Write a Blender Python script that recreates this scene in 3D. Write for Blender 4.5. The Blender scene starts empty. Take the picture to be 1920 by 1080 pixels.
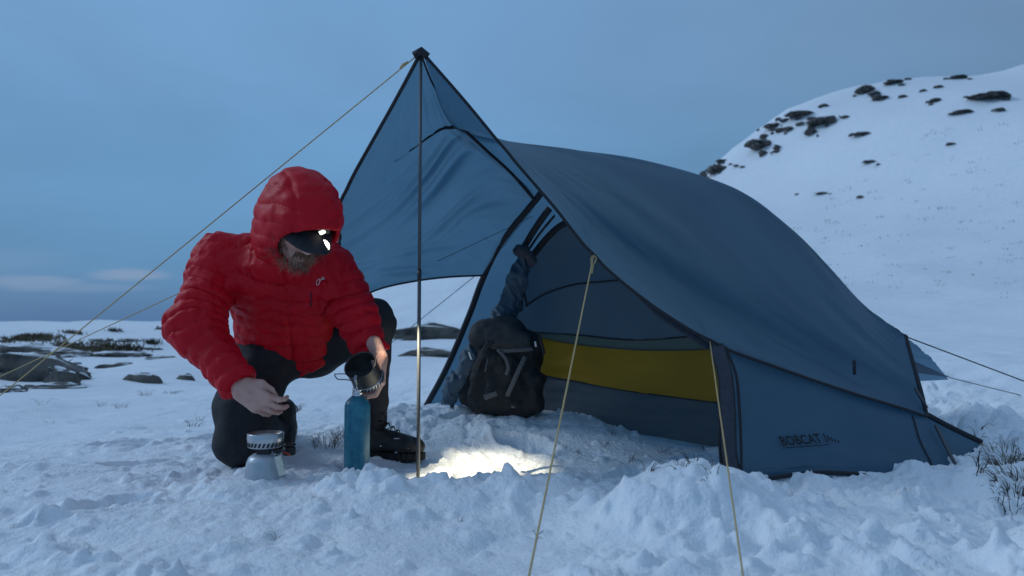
import bpy, math, random
import numpy as np
from mathutils import Vector, Matrix
random.seed(7); rng = np.random.default_rng(7)
S = bpy.context.scene
COL = S.collection

# ------------------------------------------------------------------ camera
FPX = 1400.0                                   # focal length in pixels of the 1920 px wide photograph
PITCH = math.atan(65 / FPX)
CAMZ = 0.52
cam_d = bpy.data.cameras.new('camera'); cam = bpy.data.objects.new('camera', cam_d); COL.objects.link(cam)
cam_d.sensor_width = 36; cam_d.lens = FPX / 1920 * 36
cam.location = (0, 0, CAMZ); cam.rotation_euler = (math.radians(90) + PITCH, 0, 0)
cam_d.clip_start = 0.02; cam_d.clip_end = 6000
cam_d.dof.use_dof = True; cam_d.dof.focus_distance = 2.62; cam_d.dof.aperture_fstop = 3.2
S.camera = cam

# ------------------------------------------------------------------ sky, sun, exposure
SUN_EL, SUN_AZ = math.radians(32), math.radians(283)      # azimuth clockwise from +Y
W = bpy.data.worlds.new('World'); S.world = W; W.use_nodes = True
nt = W.node_tree; nt.nodes.clear()
def wn(t, **k):
    n = nt.nodes.new(t)
    for a, b in k.items(): setattr(n, a, b)
    return n
def wl(a, b): nt.links.new(a, b)
def wmath(op, a, b=None):
    n = wn('ShaderNodeMath', operation=op)
    for i, v in enumerate((a, b)):
        if v is None: continue
        if isinstance(v, (int, float)): n.inputs[i].default_value = v
        else: wl(v, n.inputs[i])
    return n.outputs[0]
tc = wn('ShaderNodeTexCoord'); sp = wn('ShaderNodeSeparateXYZ'); wl(tc.outputs['Generated'], sp.inputs[0])
X_, Y_, Z_ = sp.outputs
ramp = wn('ShaderNodeValToRGB'); cr = ramp.color_ramp; cr.interpolation = 'EASE'
cr.elements[0].position = 0.0; cr.elements[0].color = (.055, .165, .345, 1)
cr.elements[1].position = 1.0; cr.elements[1].color = (.25, .39, .61, 1)
for p, c in ((.09, (.062, .185, .38, 1)), (.15, (.095, .255, .475, 1)), (.24, (.125, .30, .54, 1)), (.40, (.165, .34, .60, 1))):
    e = cr.elements.new(p); e.color = c
wl(wmath('ADD', wmath('MULTIPLY', Z_, .9), .09), ramp.inputs[0])
side = wn('ShaderNodeMapRange', interpolation_type='SMOOTHSTEP')
wl(X_, side.inputs[0]); side.inputs[1].default_value = -.25; side.inputs[2].default_value = .65
gm = wn('ShaderNodeMix', data_type='RGBA'); gm.blend_type = 'MULTIPLY'
wl(side.outputs[0], gm.inputs[0]); wl(ramp.outputs[0], gm.inputs[6]); gm.inputs[7].default_value = (.92, .80, .75, 1)
# two thin lens clouds low over the left horizon
az = wmath('DIVIDE', X_, wmath('MAXIMUM', Y_, .02)); el = wmath('DIVIDE', Z_, wmath('MAXIMUM', Y_, .02))
cmb = wn('ShaderNodeCombineXYZ'); wl(wmath('MULTIPLY', az, 9), cmb.inputs[0]); wl(wmath('MULTIPLY', el, 90), cmb.inputs[1])
nz = wn('ShaderNodeTexNoise'); nz.inputs['Scale'].default_value = 1.0; nz.inputs['Detail'].default_value = 5; wl(cmb.outputs[0], nz.inputs['Vector'])
cl = None
for (ca, ce, ra, re, st) in ((-.515, .064, .062, .0105, .9), (-.640, .053, .075, .013, .7), (-.575, .047, .11, .008, .4), (-.70, .085, .12, .02, .18)):
    dx = wmath('DIVIDE', wmath('SUBTRACT', az, ca), ra); dz = wmath('DIVIDE', wmath('SUBTRACT', el, ce), re)
    r2 = wmath('ADD', wmath('MULTIPLY', dx, dx), wmath('MULTIPLY', dz, dz))
    r2 = wmath('ADD', r2, wmath('MULTIPLY', wmath('SUBTRACT', nz.outputs[0], .5), 1.6))
    mr = wn('ShaderNodeMapRange', interpolation_type='SMOOTHSTEP'); wl(r2, mr.inputs[0])
    mr.inputs[1].default_value = 1.2; mr.inputs[2].default_value = -.2; mr.inputs[3].default_value = 0; mr.inputs[4].default_value = st
    cl = mr.outputs[0] if cl is None else wmath('MAXIMUM', cl, mr.outputs[0])
nv = wn('ShaderNodeTexNoise'); nv.inputs['Scale'].default_value = 2.2; nv.inputs['Detail'].default_value = 4; nv.inputs['Distortion'].default_value = .6
mp = wn('ShaderNodeMapping'); mp.inputs['Scale'].default_value = (1, 1, 3.2); wl(tc.outputs['Generated'], mp.inputs[0]); wl(mp.outputs[0], nv.inputs['Vector'])
vr = wn('ShaderNodeMapRange'); wl(nv.outputs[0], vr.inputs[0]); vr.inputs[1].default_value = .3; vr.inputs[2].default_value = .7; vr.inputs[3].default_value = .91; vr.inputs[4].default_value = 1.07
hv = wn('ShaderNodeHueSaturation'); wl(gm.outputs[2], hv.inputs['Color']); wl(vr.outputs[0], hv.inputs['Value']); hv.inputs['Saturation'].default_value = 1.0
cmix = wn('ShaderNodeMix', data_type='RGBA'); wl(wmath('MULTIPLY', cl, wmath('GREATER_THAN', Y_, .05)), cmix.inputs[0])
wl(hv.outputs[0], cmix.inputs[6]); cmix.inputs[7].default_value = (.20, .31, .50, 1)
sky = wn('ShaderNodeTexSky'); sky.sky_type = 'NISHITA'; sky.sun_disc = False
sky.sun_elevation = math.radians(1.5); sky.sun_rotation = SUN_AZ; sky.altitude = 700
bg1 = wn('ShaderNodeBackground'); wl(cmix.outputs[2], bg1.inputs[0]); bg1.inputs[1].default_value = 0.97
bg2 = wn('ShaderNodeBackground'); wl(sky.outputs[0], bg2.inputs[0]); bg2.inputs[1].default_value = 0.012
ad = wn('ShaderNodeAddShader'); wl(bg1.outputs[0], ad.inputs[0]); wl(bg2.outputs[0], ad.inputs[1])
wo = wn('ShaderNodeOutputWorld'); wl(ad.outputs[0], wo.inputs[0])

sun_d = bpy.data.lights.new('sun', 'SUN'); sun = bpy.data.objects.new('sun', sun_d); COL.objects.link(sun)
sun_d.energy = 0.85; sun_d.angle = math.radians(14); sun_d.color = (.72, .86, 1)
sdir = Vector((math.sin(SUN_AZ) * math.cos(SUN_EL), math.cos(SUN_AZ) * math.cos(SUN_EL), math.sin(SUN_EL)))
sun.rotation_euler = sdir.to_track_quat('Z', 'Y').to_euler()
S.view_settings.view_transform = 'Standard'; S.view_settings.look = 'None'
S.view_settings.exposure = 0.0; S.view_settings.gamma = 1; S.view_settings.use_curve_mapping = False
S.render.engine = 'CYCLES'; S.cycles.use_denoising = True
S.cycles.max_bounces = 6; S.cycles.sample_clamp_indirect = 4

# ------------------------------------------------------------------ helpers
def P(px, py, Y):
    """pixel of the photograph + distance along world Y -> world point"""
    x = (px - 960) / FPX; v = (540 - py) / FPX
    d = np.array([x, math.cos(PITCH) - v * math.sin(PITCH), math.sin(PITCH) + v * math.cos(PITCH)])
    return np.array([0, 0, CAMZ]) + d * (Y / d[1])

def _hash(ix, iy, iz, seed):
    h = (ix.astype(np.uint32) * np.uint32(374761393) + iy.astype(np.uint32) * np.uint32(668265263)
         + iz.astype(np.uint32) * np.uint32(2147483647 - 58) + np.uint32((seed * 974634257 + 12345) & 0xffffffff))
    h = (h ^ (h >> np.uint32(13))) * np.uint32(1274126177)
    h = h ^ (h >> np.uint32(16))
    return (h & np.uint32(0xffffff)).astype(np.float32) / np.float32(0x7fffff) - 1.0
def vnoise(p, seed=0):
    p = np.asarray(p, np.float32); i = np.floor(p); f = p - i; i = i.astype(np.int64)
    f = f * f * f * (f * (f * 6 - 15) + 10)
    r = 0
    for dx in (0, 1):
        wx = f[..., 0] if dx else 1 - f[..., 0]
        for dy in (0, 1):
            wy = f[..., 1] if dy else 1 - f[..., 1]
            for dz in (0, 1):
                wz = f[..., 2] if dz else 1 - f[..., 2]
                r = r + wx * wy * wz * _hash(i[..., 0] + dx, i[..., 1] + dy, i[..., 2] + dz, seed)
    return r
def fbm(p, oct=4, seed=0, gain=.5):
    p = np.asarray(p, np.float32); r = 0; a = 1.0
    for o in range(oct):
        r = r + a * vnoise(p * (2.03 ** o) + o * 17.3, seed + o); a *= gain
    return r
def xy3(x, y, s, z=0.0):
    return np.stack([np.asarray(x) * s, np.asarray(y) * s, np.full(np.shape(x), z)], -1)

def mesh_obj(name, V, F, mat, parent=None, smooth=True):
    V = np.asarray(V, np.float32); me = bpy.data.meshes.new(name)
    if isinstance(F, np.ndarray):
        n, k = F.shape
        me.vertices.add(len(V)); me.vertices.foreach_set('co', V.ravel())
        me.loops.add(n * k); me.loops.foreach_set('vertex_index', F.astype(np.int32).ravel())
        me.polygons.add(n); me.polygons.foreach_set('loop_start', np.arange(0, n * k, k, dtype=np.int32))
        try: me.polygons.foreach_set('loop_total', np.full(n, k, np.int32))
        except Exception: pass
        me.update(calc_edges=True); me.validate()
    else:
        me.from_pydata([tuple(map(float, v)) for v in V], [], F); me.update()
    if smooth: me.polygons.foreach_set('use_smooth', np.ones(len(me.polygons), bool))
    if mat is not None: me.materials.append(mat)
    o = bpy.data.objects.new(name, me); COL.objects.link(o)
    if parent is not None:
        o.parent = parent
        if parent.type == 'EMPTY': o.matrix_parent_inverse = Matrix.Translation(-parent.location)
    return o
def thing(name, loc, label, cat, group=None):
    o = bpy.data.objects.new(name, None); COL.objects.link(o); o.location = [float(a) for a in loc]
    o.empty_display_size = .1
    return tag(o, label, cat, group)
def tag(o, label=None, cat=None, group=None, kind=None):
    if label: o['label'] = label
    if cat: o['category'] = cat
    if group: o['group'] = group
    if kind: o['kind'] = kind
    return o

class MB:
    """collects simple solids into one mesh"""
    def __init__(s): s.V = []; s.F = []
    def add(s, V, F):
        b = len(s.V); s.V += [tuple(map(float, v)) for v in V]; s.F += [tuple(b + i for i in f) for f in F]; return s
    def box(s, c, half, R=np.eye(3)):
        c = np.asarray(c); R = np.asarray(R)
        V = [c + R @ (np.array([x, y, z]) * half) for x in (-1, 1) for y in (-1, 1) for z in (-1, 1)]
        return s.add(V, [(0, 1, 3, 2), (4, 6, 7, 5), (0, 4, 5, 1), (2, 3, 7, 6), (0, 2, 6, 4), (1, 5, 7, 3)])
    def tube(s, pts, r, n=8, cap=True, flat=1.0, nrm=None):
        pts = np.asarray(pts, float); m = len(pts); rr = np.broadcast_to(np.asarray(r, float), (m,))
        T = np.gradient(pts, axis=0); T /= np.linalg.norm(T, axis=1)[:, None] + 1e-12
        u = np.cross(T[0], [0, 0, 1.] if nrm is None else nrm)
        if np.linalg.norm(u) < 1e-3: u = np.cross(T[0], [0, 1., 0])
        u /= np.linalg.norm(u); V = []; F = []
        for i in range(m):
            u = u - T[i] * (u @ T[i]); u /= np.linalg.norm(u) + 1e-12; w = np.cross(T[i], u)
            if nrm is not None:
                u2 = np.cross(T[i], nrm); u2 /= np.linalg.norm(u2) + 1e-9; u = u2; w = np.cross(T[i], u)
            for k in range(n):
                a = 2 * math.pi * k / n
                V.append(pts[i] + rr[i] * (math.cos(a) * u + flat * math.sin(a) * w))
        for i in range(m - 1):
            for k in range(n):
                k2 = (k + 1) % n
                F.append((i * n + k, i * n + k2, (i + 1) * n + k2, (i + 1) * n + k))
        if cap: F.append(tuple(range(n - 1, -1, -1))); F.append(tuple((m - 1) * n + k for k in range(n)))
        return s.add(V, F)
    def lathe(s, prof, c, R=np.eye(3), n=40, cap=True):
        c = np.asarray(c); R = np.asarray(R); V = []; F = []
        for (r, z) in prof:
            for k in range(n):
                a = 2 * math.pi * k / n; V.append(c + R @ np.array([r * math.cos(a), r * math.sin(a), z]))
        for i in range(len(prof) - 1):
            for k in range(n):
                k2 = (k + 1) % n; F.append((i * n + k, i * n + k2, (i + 1) * n + k2, (i + 1) * n + k))
        if cap:
            F.append(tuple(range(n - 1, -1, -1))); F.append(tuple((len(prof) - 1) * n + k for k in range(n)))
        return s.add(V, F)
    def build(s, name, mat, parent=None, smooth=True): return mesh_obj(name, np.array(s.V), s.F, mat, parent, smooth)

def crom(pts, m, axis=0):
    """Catmull-Rom through pts along axis -> m samples"""
    p = np.moveaxis(np.asarray(pts, float), axis, 0); n = len(p)
    t = np.linspace(0, n - 1, m); i = np.clip(np.floor(t).astype(int), 0, n - 2); f = (t - i).reshape((-1,) + (1,) * (p.ndim - 1))
    g = lambda k: p[np.clip(k, 0, n - 1)]
    p0 = np.where((i == 0).reshape(f.shape), 2 * g(i) - g(i + 1), g(i - 1)); p3 = np.where((i == n - 2).reshape(f.shape), 2 * g(i + 1) - g(i), g(i + 2))
    p1, p2 = g(i), g(i + 1)
    r = .5 * (2 * p1 + (p2 - p0) * f + (2 * p0 - 5 * p1 + 4 * p2 - p3) * f ** 2 + (3 * p1 - p0 - 3 * p2 + p3) * f ** 3)
    return np.moveaxis(r, 0, axis)
def curve(pix, m): return crom([P(*q) for q in pix], m)
def grid_faces(nr, nc):
    i, j = np.meshgrid(np.arange(nr - 1), np.arange(nc - 1), indexing='ij'); a = (i * nc + j).ravel()
    return np.stack([a, a + 1, a + nc + 1, a + nc], 1)
def grid_normals(G):
    n = np.cross(np.gradient(G, axis=1), np.gradient(G, axis=0)); return n / (np.linalg.norm(n, axis=-1, keepdims=True) + 1e-9)
def sheet(name, rows, nr, nc, mat, parent, disp=None, pix=True):
    G = np.array([[P(*q) if pix else q for q in r] for r in rows])
    G = crom(crom(G, nr, 0), nc, 1)
    if disp is not None:
        v, u = np.meshgrid(np.linspace(0, 1, nr), np.linspace(0, 1, nc), indexing='ij')
        G = G + grid_normals(G) * disp(u, v)[..., None]
    o = mesh_obj(name, G.reshape(-1, 3), grid_faces(nr, nc), mat, parent)
    return o, G

# ---- signed distance modelling for soft shapes
def rc(p, a, b, r1, r2):
    a = np.asarray(a, np.float32); b = np.asarray(b, np.float32); ba = b - a; l2 = float(ba @ ba); rr = r1 - r2; a2 = max(l2 - rr * rr, 1e-9); il2 = 1 / l2
    pa = p - a; y = pa @ ba; z = y - l2; q = pa * np.float32(l2) - ba * y[..., None]; x2 = (q * q).sum(-1); y2 = y * y * l2; z2 = z * z * l2
    k = np.sign(rr) * rr * rr * x2
    return np.where(np.sign(z) * a2 * z2 > k, np.sqrt(x2 + z2) * il2 - r2,
           np.where(np.sign(y) * a2 * y2 < k, np.sqrt(x2 + y2) * il2 - r1, (np.sqrt(x2 * a2 * il2) + y * rr) * il2 - r1))
def ell(p, c, R, r):
    q = (p - np.asarray(c, np.float32)) @ np.asarray(R, np.float32); r = np.asarray(r, np.float32)
    k0 = np.sqrt(((q / r) ** 2).sum(-1)); k1 = np.sqrt(((q / (r * r)) ** 2).sum(-1)) + 1e-9
    return k0 * (k0 - 1) / k1
def rbox(p, c, R, half, r):
    q = np.abs((p - np.asarray(c, np.float32)) @ np.asarray(R, np.float32)) - (np.asarray(half, np.float32) - r)
    return np.sqrt((np.maximum(q, 0) ** 2).sum(-1)) + np.minimum(q.max(-1), 0) - r
def smin(a, b, k):
    h = np.maximum(k - np.abs(a - b), 0) / k; return np.minimum(a, b) - h * h * k * .25
def smax(a, b, k): return -smin(-a, -b, k)
def sdf_mesh(f, lo, hi, h, project=2, coarse=None):
    lo = np.asarray(lo, float); n = np.ceil((np.asarray(hi) - lo) / h).astype(int) + 1
    # coarse pass decides which slabs need evaluating
    ax = [lo[k] + h * np.arange(n[k]) for k in range(3)]
    D = np.empty(n, np.float32)
    for i0 in range(0, n[0], 16):
        g = np.stack(np.meshgrid(ax[0][i0:i0 + 16], ax[1], ax[2], indexing='ij'), -1).astype(np.float32)
        D[i0:i0 + 16] = (coarse or f)(g)
    s = D < 0
    cnt = np.zeros(n - 1, np.int32); acc = np.zeros(tuple(n - 1) + (3,), np.float32)
    sl = lambda d, k: slice(d, n[k] - 1 + d)
    corners = [(a, b, c) for a in (0, 1) for b in (0, 1) for c in (0, 1)]
    for c1 in corners:
        for k in range(3):
            if c1[k]: continue
            c2 = list(c1); c2[k] = 1
            A = D[sl(c1[0], 0), sl(c1[1], 1), sl(c1[2], 2)]; B = D[sl(c2[0], 0), sl(c2[1], 1), sl(c2[2], 2)]
            m = (A < 0) != (B < 0); idx = np.nonzero(m); t = A[idx] / (A[idx] - B[idx])
            pt = np.tile(np.array(c1, np.float32), (len(t), 1)); pt[:, k] += t
            acc[idx] += pt; cnt[idx] += 1
    act = np.nonzero(cnt); vid = np.full(n - 1, -1, np.int64); vid[act] = np.arange(len(act[0]))
    V = lo + h * (np.stack(act, 1) + acc[act] / cnt[act][:, None])
    Fs = []
    for k in range(3):
        a, b = (k + 1) % 3, (k + 2) % 3
        s1 = [slice(None)] * 3; s2 = [slice(None)] * 3; s1[k] = slice(0, n[k] - 1); s2[k] = slice(1, n[k])
        ch = s[tuple(s1)] != s[tuple(s2)]; idx = np.array(np.nonzero(ch)).T
        idx = idx[(idx[:, a] > 0) & (idx[:, b] > 0) & (idx[:, a] < n[a] - 1) & (idx[:, b] < n[b] - 1)]
        if not len(idx): continue
        def cell(da, db):
            q = idx.copy(); q[:, a] += da; q[:, b] += db; return vid[q[:, 0], q[:, 1], q[:, 2]]
        q = np.stack([cell(-1, -1), cell(0, -1), cell(0, 0), cell(-1, 0)], 1)
        flip = ~s[tuple(idx.T)]
        q[flip] = q[flip][:, ::-1]; Fs.append(q)
    F = np.concatenate(Fs); F = F[(F >= 0).all(1)]
    V = V.astype(np.float32)
    for _ in range(project):
        e = h * .35; d = f(V); g = np.stack([(f(V + np.eye(3, dtype=np.float32)[k] * e) - f(V - np.eye(3, dtype=np.float32)[k] * e)) / (2 * e) for k in range(3)], 1)
        V = V - np.clip(d / np.maximum((g * g).sum(1), .2), -h, h)[:, None] * g
    return V, F

# ------------------------------------------------------------------ materials
def mat(name, col, rough=.6, metal=0., **kw):
    m = bpy.data.materials.new(name); m.use_nodes = True; b = m.node_tree.nodes['Principled BSDF']
    b.inputs['Base Color'].default_value = (*col, 1); b.inputs['Roughness'].default_value = rough; b.inputs['Metallic'].default_value = metal
    for k, v in kw.items(): b.inputs[k.replace('_', ' ')].default_value = v
    return m
def noise_mat(name, c1, c2, scale, rough=.6, bump=0., bscale=None, metal=0., detail=5, dist=.01, lo=.35, hi=.65, **kw):
    m = mat(name, c1, rough, metal, **kw); t = m.node_tree; b = t.nodes['Principled BSDF']
    co = t.nodes.new('ShaderNodeTexCoord'); n = t.nodes.new('ShaderNodeTexNoise'); n.inputs['Scale'].default_value = scale; n.inputs['Detail'].default_value = detail
    t.links.new(co.outputs['Object'], n.inputs['Vector'])
    r = t.nodes.new('ShaderNodeValToRGB'); r.color_ramp.elements[0].position = lo; r.color_ramp.elements[1].position = hi
    r.color_ramp.elements[0].color = (*c1, 1); r.color_ramp.elements[1].color = (*c2, 1)
    t.links.new(n.outputs[0], r.inputs[0]); t.links.new(r.outputs[0], b.inputs['Base Color'])
    if bump:
        n2 = t.nodes.new('ShaderNodeTexNoise'); n2.inputs['Scale'].default_value = bscale or scale * 4; n2.inputs['Detail'].default_value = 6
        t.links.new(co.outputs['Object'], n2.inputs['Vector'])
        bp = t.nodes.new('ShaderNodeBump'); bp.inputs['Strength'].default_value = bump; bp.inputs['Distance'].default_value = dist
        t.links.new(n2.outputs[0], bp.inputs['Height']); t.links.new(bp.outputs[0], b.inputs['Normal'])
    return m
def fabric(name, col, col2, transl=.45, rough=.55, weave=900, wstr=.15):
    """thin cloth: reflects and lets light through"""
    m = noise_mat(name, col, col2, 3.0, rough, bump=wstr, bscale=weave, dist=.002)
    t = m.node_tree; b = t.nodes['Principled BSDF']; out = t.nodes['Material Output']
    tr = t.nodes.new('ShaderNodeBsdfTranslucent'); mx = t.nodes.new('ShaderNodeMixShader'); mx.inputs[0].default_value = transl
    src = b.inputs['Base Color'].links[0].from_socket
    hs = t.nodes.new('ShaderNodeHueSaturation'); hs.inputs['Value'].default_value = 2.4; hs.inputs['Saturation'].default_value = 1.08
    t.links.new(src, hs.inputs['Color']); t.links.new(hs.outputs[0], tr.inputs[0])
    t.links.new(b.outputs[0], mx.inputs[1]); t.links.new(tr.outputs[0], mx.inputs[2]); t.links.new(mx.outputs[0], out.inputs[0])
    return m
M = {}
M['snow'] = noise_mat('snow', (.80, .84, .88), (.88, .90, .92), 6, .65, bump=.75, bscale=80, dist=.008)
M['fly'] = fabric('fly_fabric', (.066, .128, .178), (.076, .142, .195), .46, .42)
M['inner'] = fabric('inner_fabric', (.105, .130, .145), (.12, .145, .16), .5)
M['greyband'] = fabric('grey_green_fabric', (.10, .12, .095), (.11, .13, .10), .4)
M['yellow'] = fabric('yellow_fabric', (.30, .155, .006), (.36, .185, .008), .3)
M['bath'] = fabric('groundsheet_fabric', (.06, .085, .10), (.075, .10, .115), .12)
M['binding'] = mat('black_binding', (.012, .014, .02), .7)
M['zipband'] = noise_mat('zip_band', (.035, .04, .055), (.05, .055, .07), 60, .75)
M['cord'] = noise_mat('tan_cord', (.42, .30, .13), (.52, .38, .18), 300, .8)
M['darkcord'] = mat('dark_cord', (.03, .035, .04), .8)
M['alu_dark'] = mat('grey_aluminium', (.10, .105, .11), .5, .5)
M['alu'] = mat('bare_aluminium', (.50, .51, .52), .32, .9)
M['red_web'] = mat('red_webbing', (.35, .02, .025), .7)
M['jacket'] = noise_mat('red_nylon', (.50, .002, .011), (.58, .003, .014), 9, .55, bump=.25, bscale=140, dist=.004, Specular_IOR_Level=.22)
M['trouser'] = noise_mat('black_trousers', (.012, .012, .015), (.02, .02, .024), 40, .8, bump=.3, bscale=300, dist=.002)
M['skin'] = noise_mat('skin', (.52, .27, .21), (.62, .36, .29), 28, .5, bump=.25, bscale=260, dist=.002, Subsurface_Weight=.0)
M['hair'] = noise_mat('brown_hair', (.11, .058, .032), (.33, .20, .125), 30, .55)
M['hairdark'] = noise_mat('dark_brown_hair', (.035, .022, .014), (.10, .06, .04), 30, .5)
M['cap'] = noise_mat('black_cap', (.010, .011, .015), (.018, .019, .024), 60, .75, bump=.2, bscale=500, dist=.001)
M['black'] = mat('black_plastic', (.012, .012, .013), .45)
M['boot'] = noise_mat('black_boot', (.012, .012, .013), (.022, .021, .02), 40, .6, bump=.4, bscale=120, dist=.003)
M['sole'] = mat('boot_sole', (.01, .01, .01), .8)
M['bottle'] = noise_mat('teal_paint', (.008, .135, .21), (.028, .20, .27), 38, .38, bump=.06, bscale=160, detail=8)
M['steel'] = mat('polished_steel', (.65, .65, .66), .2, 1.0)
M['pot'] = noise_mat('hard_anodised', (.055, .052, .05), (.085, .08, .078), 30, .42, metal=.7)
M['water'] = mat('water', (.9, .95, 1), .05, 0, Transmission_Weight=.75, IOR=1.33)
M['canister'] = noise_mat('canister_paint', (.36, .40, .44), (.44, .48, .52), 22, .4, metal=.35)
M['tag'] = noise_mat('printed_tag', (.62, .60, .50), (.30, .29, .22), 160, .6, lo=.55, hi=.7)
M['orange'] = mat('orange_plastic', (.5, .06, .02), .5)
M['pack'] = noise_mat('black_pack', (.006, .007, .009), (.014, .015, .018), 22, .75, bump=.6, bscale=45, dist=.008)
M['packgrey'] = noise_mat('grey_pack_lid', (.030, .034, .038), (.048, .052, .056), 25, .75, bump=.4, bscale=60, dist=.006)
M['strap'] = mat('grey_strap', (.085, .09, .10), .7)
M['roll'] = noise_mat('rolled_fly', (.038, .072, .108), (.052, .092, .132), 12, .6, bump=.4, bscale=60, dist=.006)
M['white'] = mat('white_print', (.8, .8, .8), .6)
M['print'] = mat('black_print', (.006, .007, .010), .7)
M['grass'] = noise_mat('dead_grass', (.06, .045, .025), (.17, .13, .07), 25, .8)
M['grassdark'] = noise_mat('dark_heather', (.022, .018, .013), (.06, .045, .03), 25, .85)
def rock_mat():
    m = noise_mat('snow_dusted_rock', (.035, .036, .036), (.135, .125, .11), 4.5, .85, bump=.8, bscale=12, dist=.05)
    t = m.node_tree; b = t.nodes['Principled BSDF']; src = b.inputs['Base Color'].links[0].from_socket
    g = t.nodes.new('ShaderNodeNewGeometry'); s = t.nodes.new('ShaderNodeSeparateXYZ'); t.links.new(g.outputs['True Normal'], s.inputs[0])
    n = t.nodes.new('ShaderNodeTexNoise'); n.inputs['Scale'].default_value = 2.2; n.inputs['Detail'].default_value = 6
    a = t.nodes.new('ShaderNodeMath'); a.operation = 'MULTIPLY_ADD'; t.links.new(n.outputs[0], a.inputs[0]); a.inputs[1].default_value = 1.3; t.links.new(s.outputs[2], a.inputs[2])
    r = t.nodes.new('ShaderNodeMapRange'); t.links.new(a.outputs[0], r.inputs[0]); r.inputs[1].default_value = 1.48; r.inputs[2].default_value = 1.58
    mx = t.nodes.new('ShaderNodeMix'); mx.data_type = 'RGBA'; t.links.new(r.outputs[0], mx.inputs[0]); t.links.new(src, mx.inputs[6]); mx.inputs[7].default_value = (.82, .85, .88, 1)
    t.links.new(mx.outputs[2], b.inputs['Base Color']); return m
M['rock'] = rock_mat()
M['lens'] = bpy.data.materials.new('lamp_lens'); M['lens'].use_nodes = True
_b = M['lens'].node_tree.nodes['Principled BSDF']; _b.inputs['Emission Color'].default_value = (1, .95, .8, 1); _b.inputs['Emission Strength'].default_value = 3
M['green'] = mat('green_indicator', (.0, .35, .15), .4); _g = M['green'].node_tree.nodes['Principled BSDF']
_g.inputs['Emission Color'].default_value = (0, .5, .22, 1); _g.inputs['Emission Strength'].default_value = .35

# ------------------------------------------------------------------ terrain
def sstep(a, b, x): t = np.clip((x - a) / (b - a), 0, 1); return t * t * (3 - 2 * t)
CX = np.array([-200, -60, -32, -20, -14, -8.4, 0, 8, 11.7, 14.8, 17, 20.6, 23.8, 27, 30.9, 45, 70, 200.])
CZ = np.array([-2., .2, .40, .48, 1.6, 3.6, 5.9, 7.9, 9.6, 12.0, 13.5, 14.7, 15.2, 15.6, 16.3, 19.5, 22, 24.])
def H0(x, y):
    """smooth large shape of the land"""
    x = np.asarray(x, float); y = np.asarray(y, float)
    h = .035 * vnoise(xy3(x, y, .9), 3) + .02 * vnoise(xy3(x, y, 2.3), 4)
    h = h * sstep(.25, .9, np.hypot((x + .1) / 2.2, (y - 2.6) / 1.2))
    # far moor and hillside
    c = np.interp(x - .4 * np.clip(45 - y, 0, 45) + .4 * vnoise(xy3(x, y, .1), 9), CX, CZ)
    t = (y - 5) / 40
    s = np.where(t < 0, 0, np.where(t < 1, t, 1 - .55 * np.clip(t - 1, 0, 2) ** 2))
    hill = c * s + sstep(6, 14, y) * (.17 * fbm(xy3(x, y, .25), 3, 21) - .03 * sstep(0, -6, x) +   .22 * sstep(25, 45, y) * fbm(xy3(x, y, .13), 3, 31) * sstep(-10, 10, x))
    hill = hill + sstep(9, 16, y) * (.16 * np.abs(vnoise(xy3(x * .35 + .2 * y, y * .9, .55), 33)) + .05 * vnoise(xy3(x, y, 1.1), 34))
    hill = hill - .16 * np.exp(-((y - 7.2) / 1.1) ** 2) * sstep(0, -1.5, x)
    h = h + np.where(y > 4.6, sstep(4.6, 6.5, y), 0) * hill
    h = h - sstep(60, 400, y) * 40
    h = h + .20 * np.exp(-(((x + 4.6) / 1.5) ** 2 + ((y - 7.0) / 1.3) ** 2)) + .10 * np.exp(-(((x + 3.6) / .8) ** 2 + ((y - 8.6) / .9) ** 2))
    # bank behind the tent on the right, foreground ridge, shovelled heap
    h = h + .10 * sstep(2.0, 3.2, x) * sstep(1.8, 3.4, y) * sstep(9, 5, y) + .16 * sstep(.5, 2.2, x) * sstep(3.6, 5.0, y) * sstep(12, 6, y)
    h = h + .052 * np.exp(-((y - 2.26 - .05 * np.sin(x * 5)) / .15) ** 2) * sstep(-.72, -.5, x) * sstep(.42, .1, x)
    h = h + .034 * np.exp(-(((x + .80) / .2) ** 2 + ((y - 2.33) / .17) ** 2) ** 1.5)
    h = h + .150 * np.exp(-(((x - .45) / .23) ** 2 + ((y - 2.0) / .18) ** 2) ** 1.3)
    h = h + .055 * np.exp(-(((x - .85) / .22) ** 2 + ((y - 1.95) / .22) ** 2)) + .05 * np.exp(-(((x - 1.75) / .25) ** 2 + ((y - 2.55) / .18) ** 2))
    h = h + (.095 - .085 * sstep(.0, .75, x)) * sstep(3.02, 3.5, y) * sstep(-1.0, -.5, x) * sstep(1.0, .7, x) * sstep(5.2, 4.5, y)
    h = h - .03 * np.exp(-(((x - .1) / .55) ** 2 + ((y - 2.95) / .35) ** 2) ** 2)
    return h
def spaced(lo, core0, core1, hi, d, g):
    core = np.arange(core0, core1, d); a = [core0]; s = d
    while a[-1] > lo: s *= g; a.append(a[-1] - s)
    b = [core[-1]]; s = d
    while b[-1] < hi: s *= g; b.append(b[-1] + s)
    return np.array(a[:0:-1] + list(core) + b[1:])
xs = spaced(-220, -2.2, 2.5, 260, .0085, 1.055); ys = spaced(-8, 1.15, 4.3, 900, .0085, 1.028)
GX, GY = np.meshgrid(xs, ys)
HZ = H0(GX, GY)
near = sstep(9, 4.5, GY) * sstep(5, 2.6, np.abs(GX - .15))
wx = GX + .035 * vnoise(xy3(GX, GY, 9), 51) + .012 * vnoise(xy3(GX, GY, 31), 52); wy = GY + .035 * vnoise(xy3(GX, GY, 9), 53) + .012 * vnoise(xy3(GX, GY, 31), 54)
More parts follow.
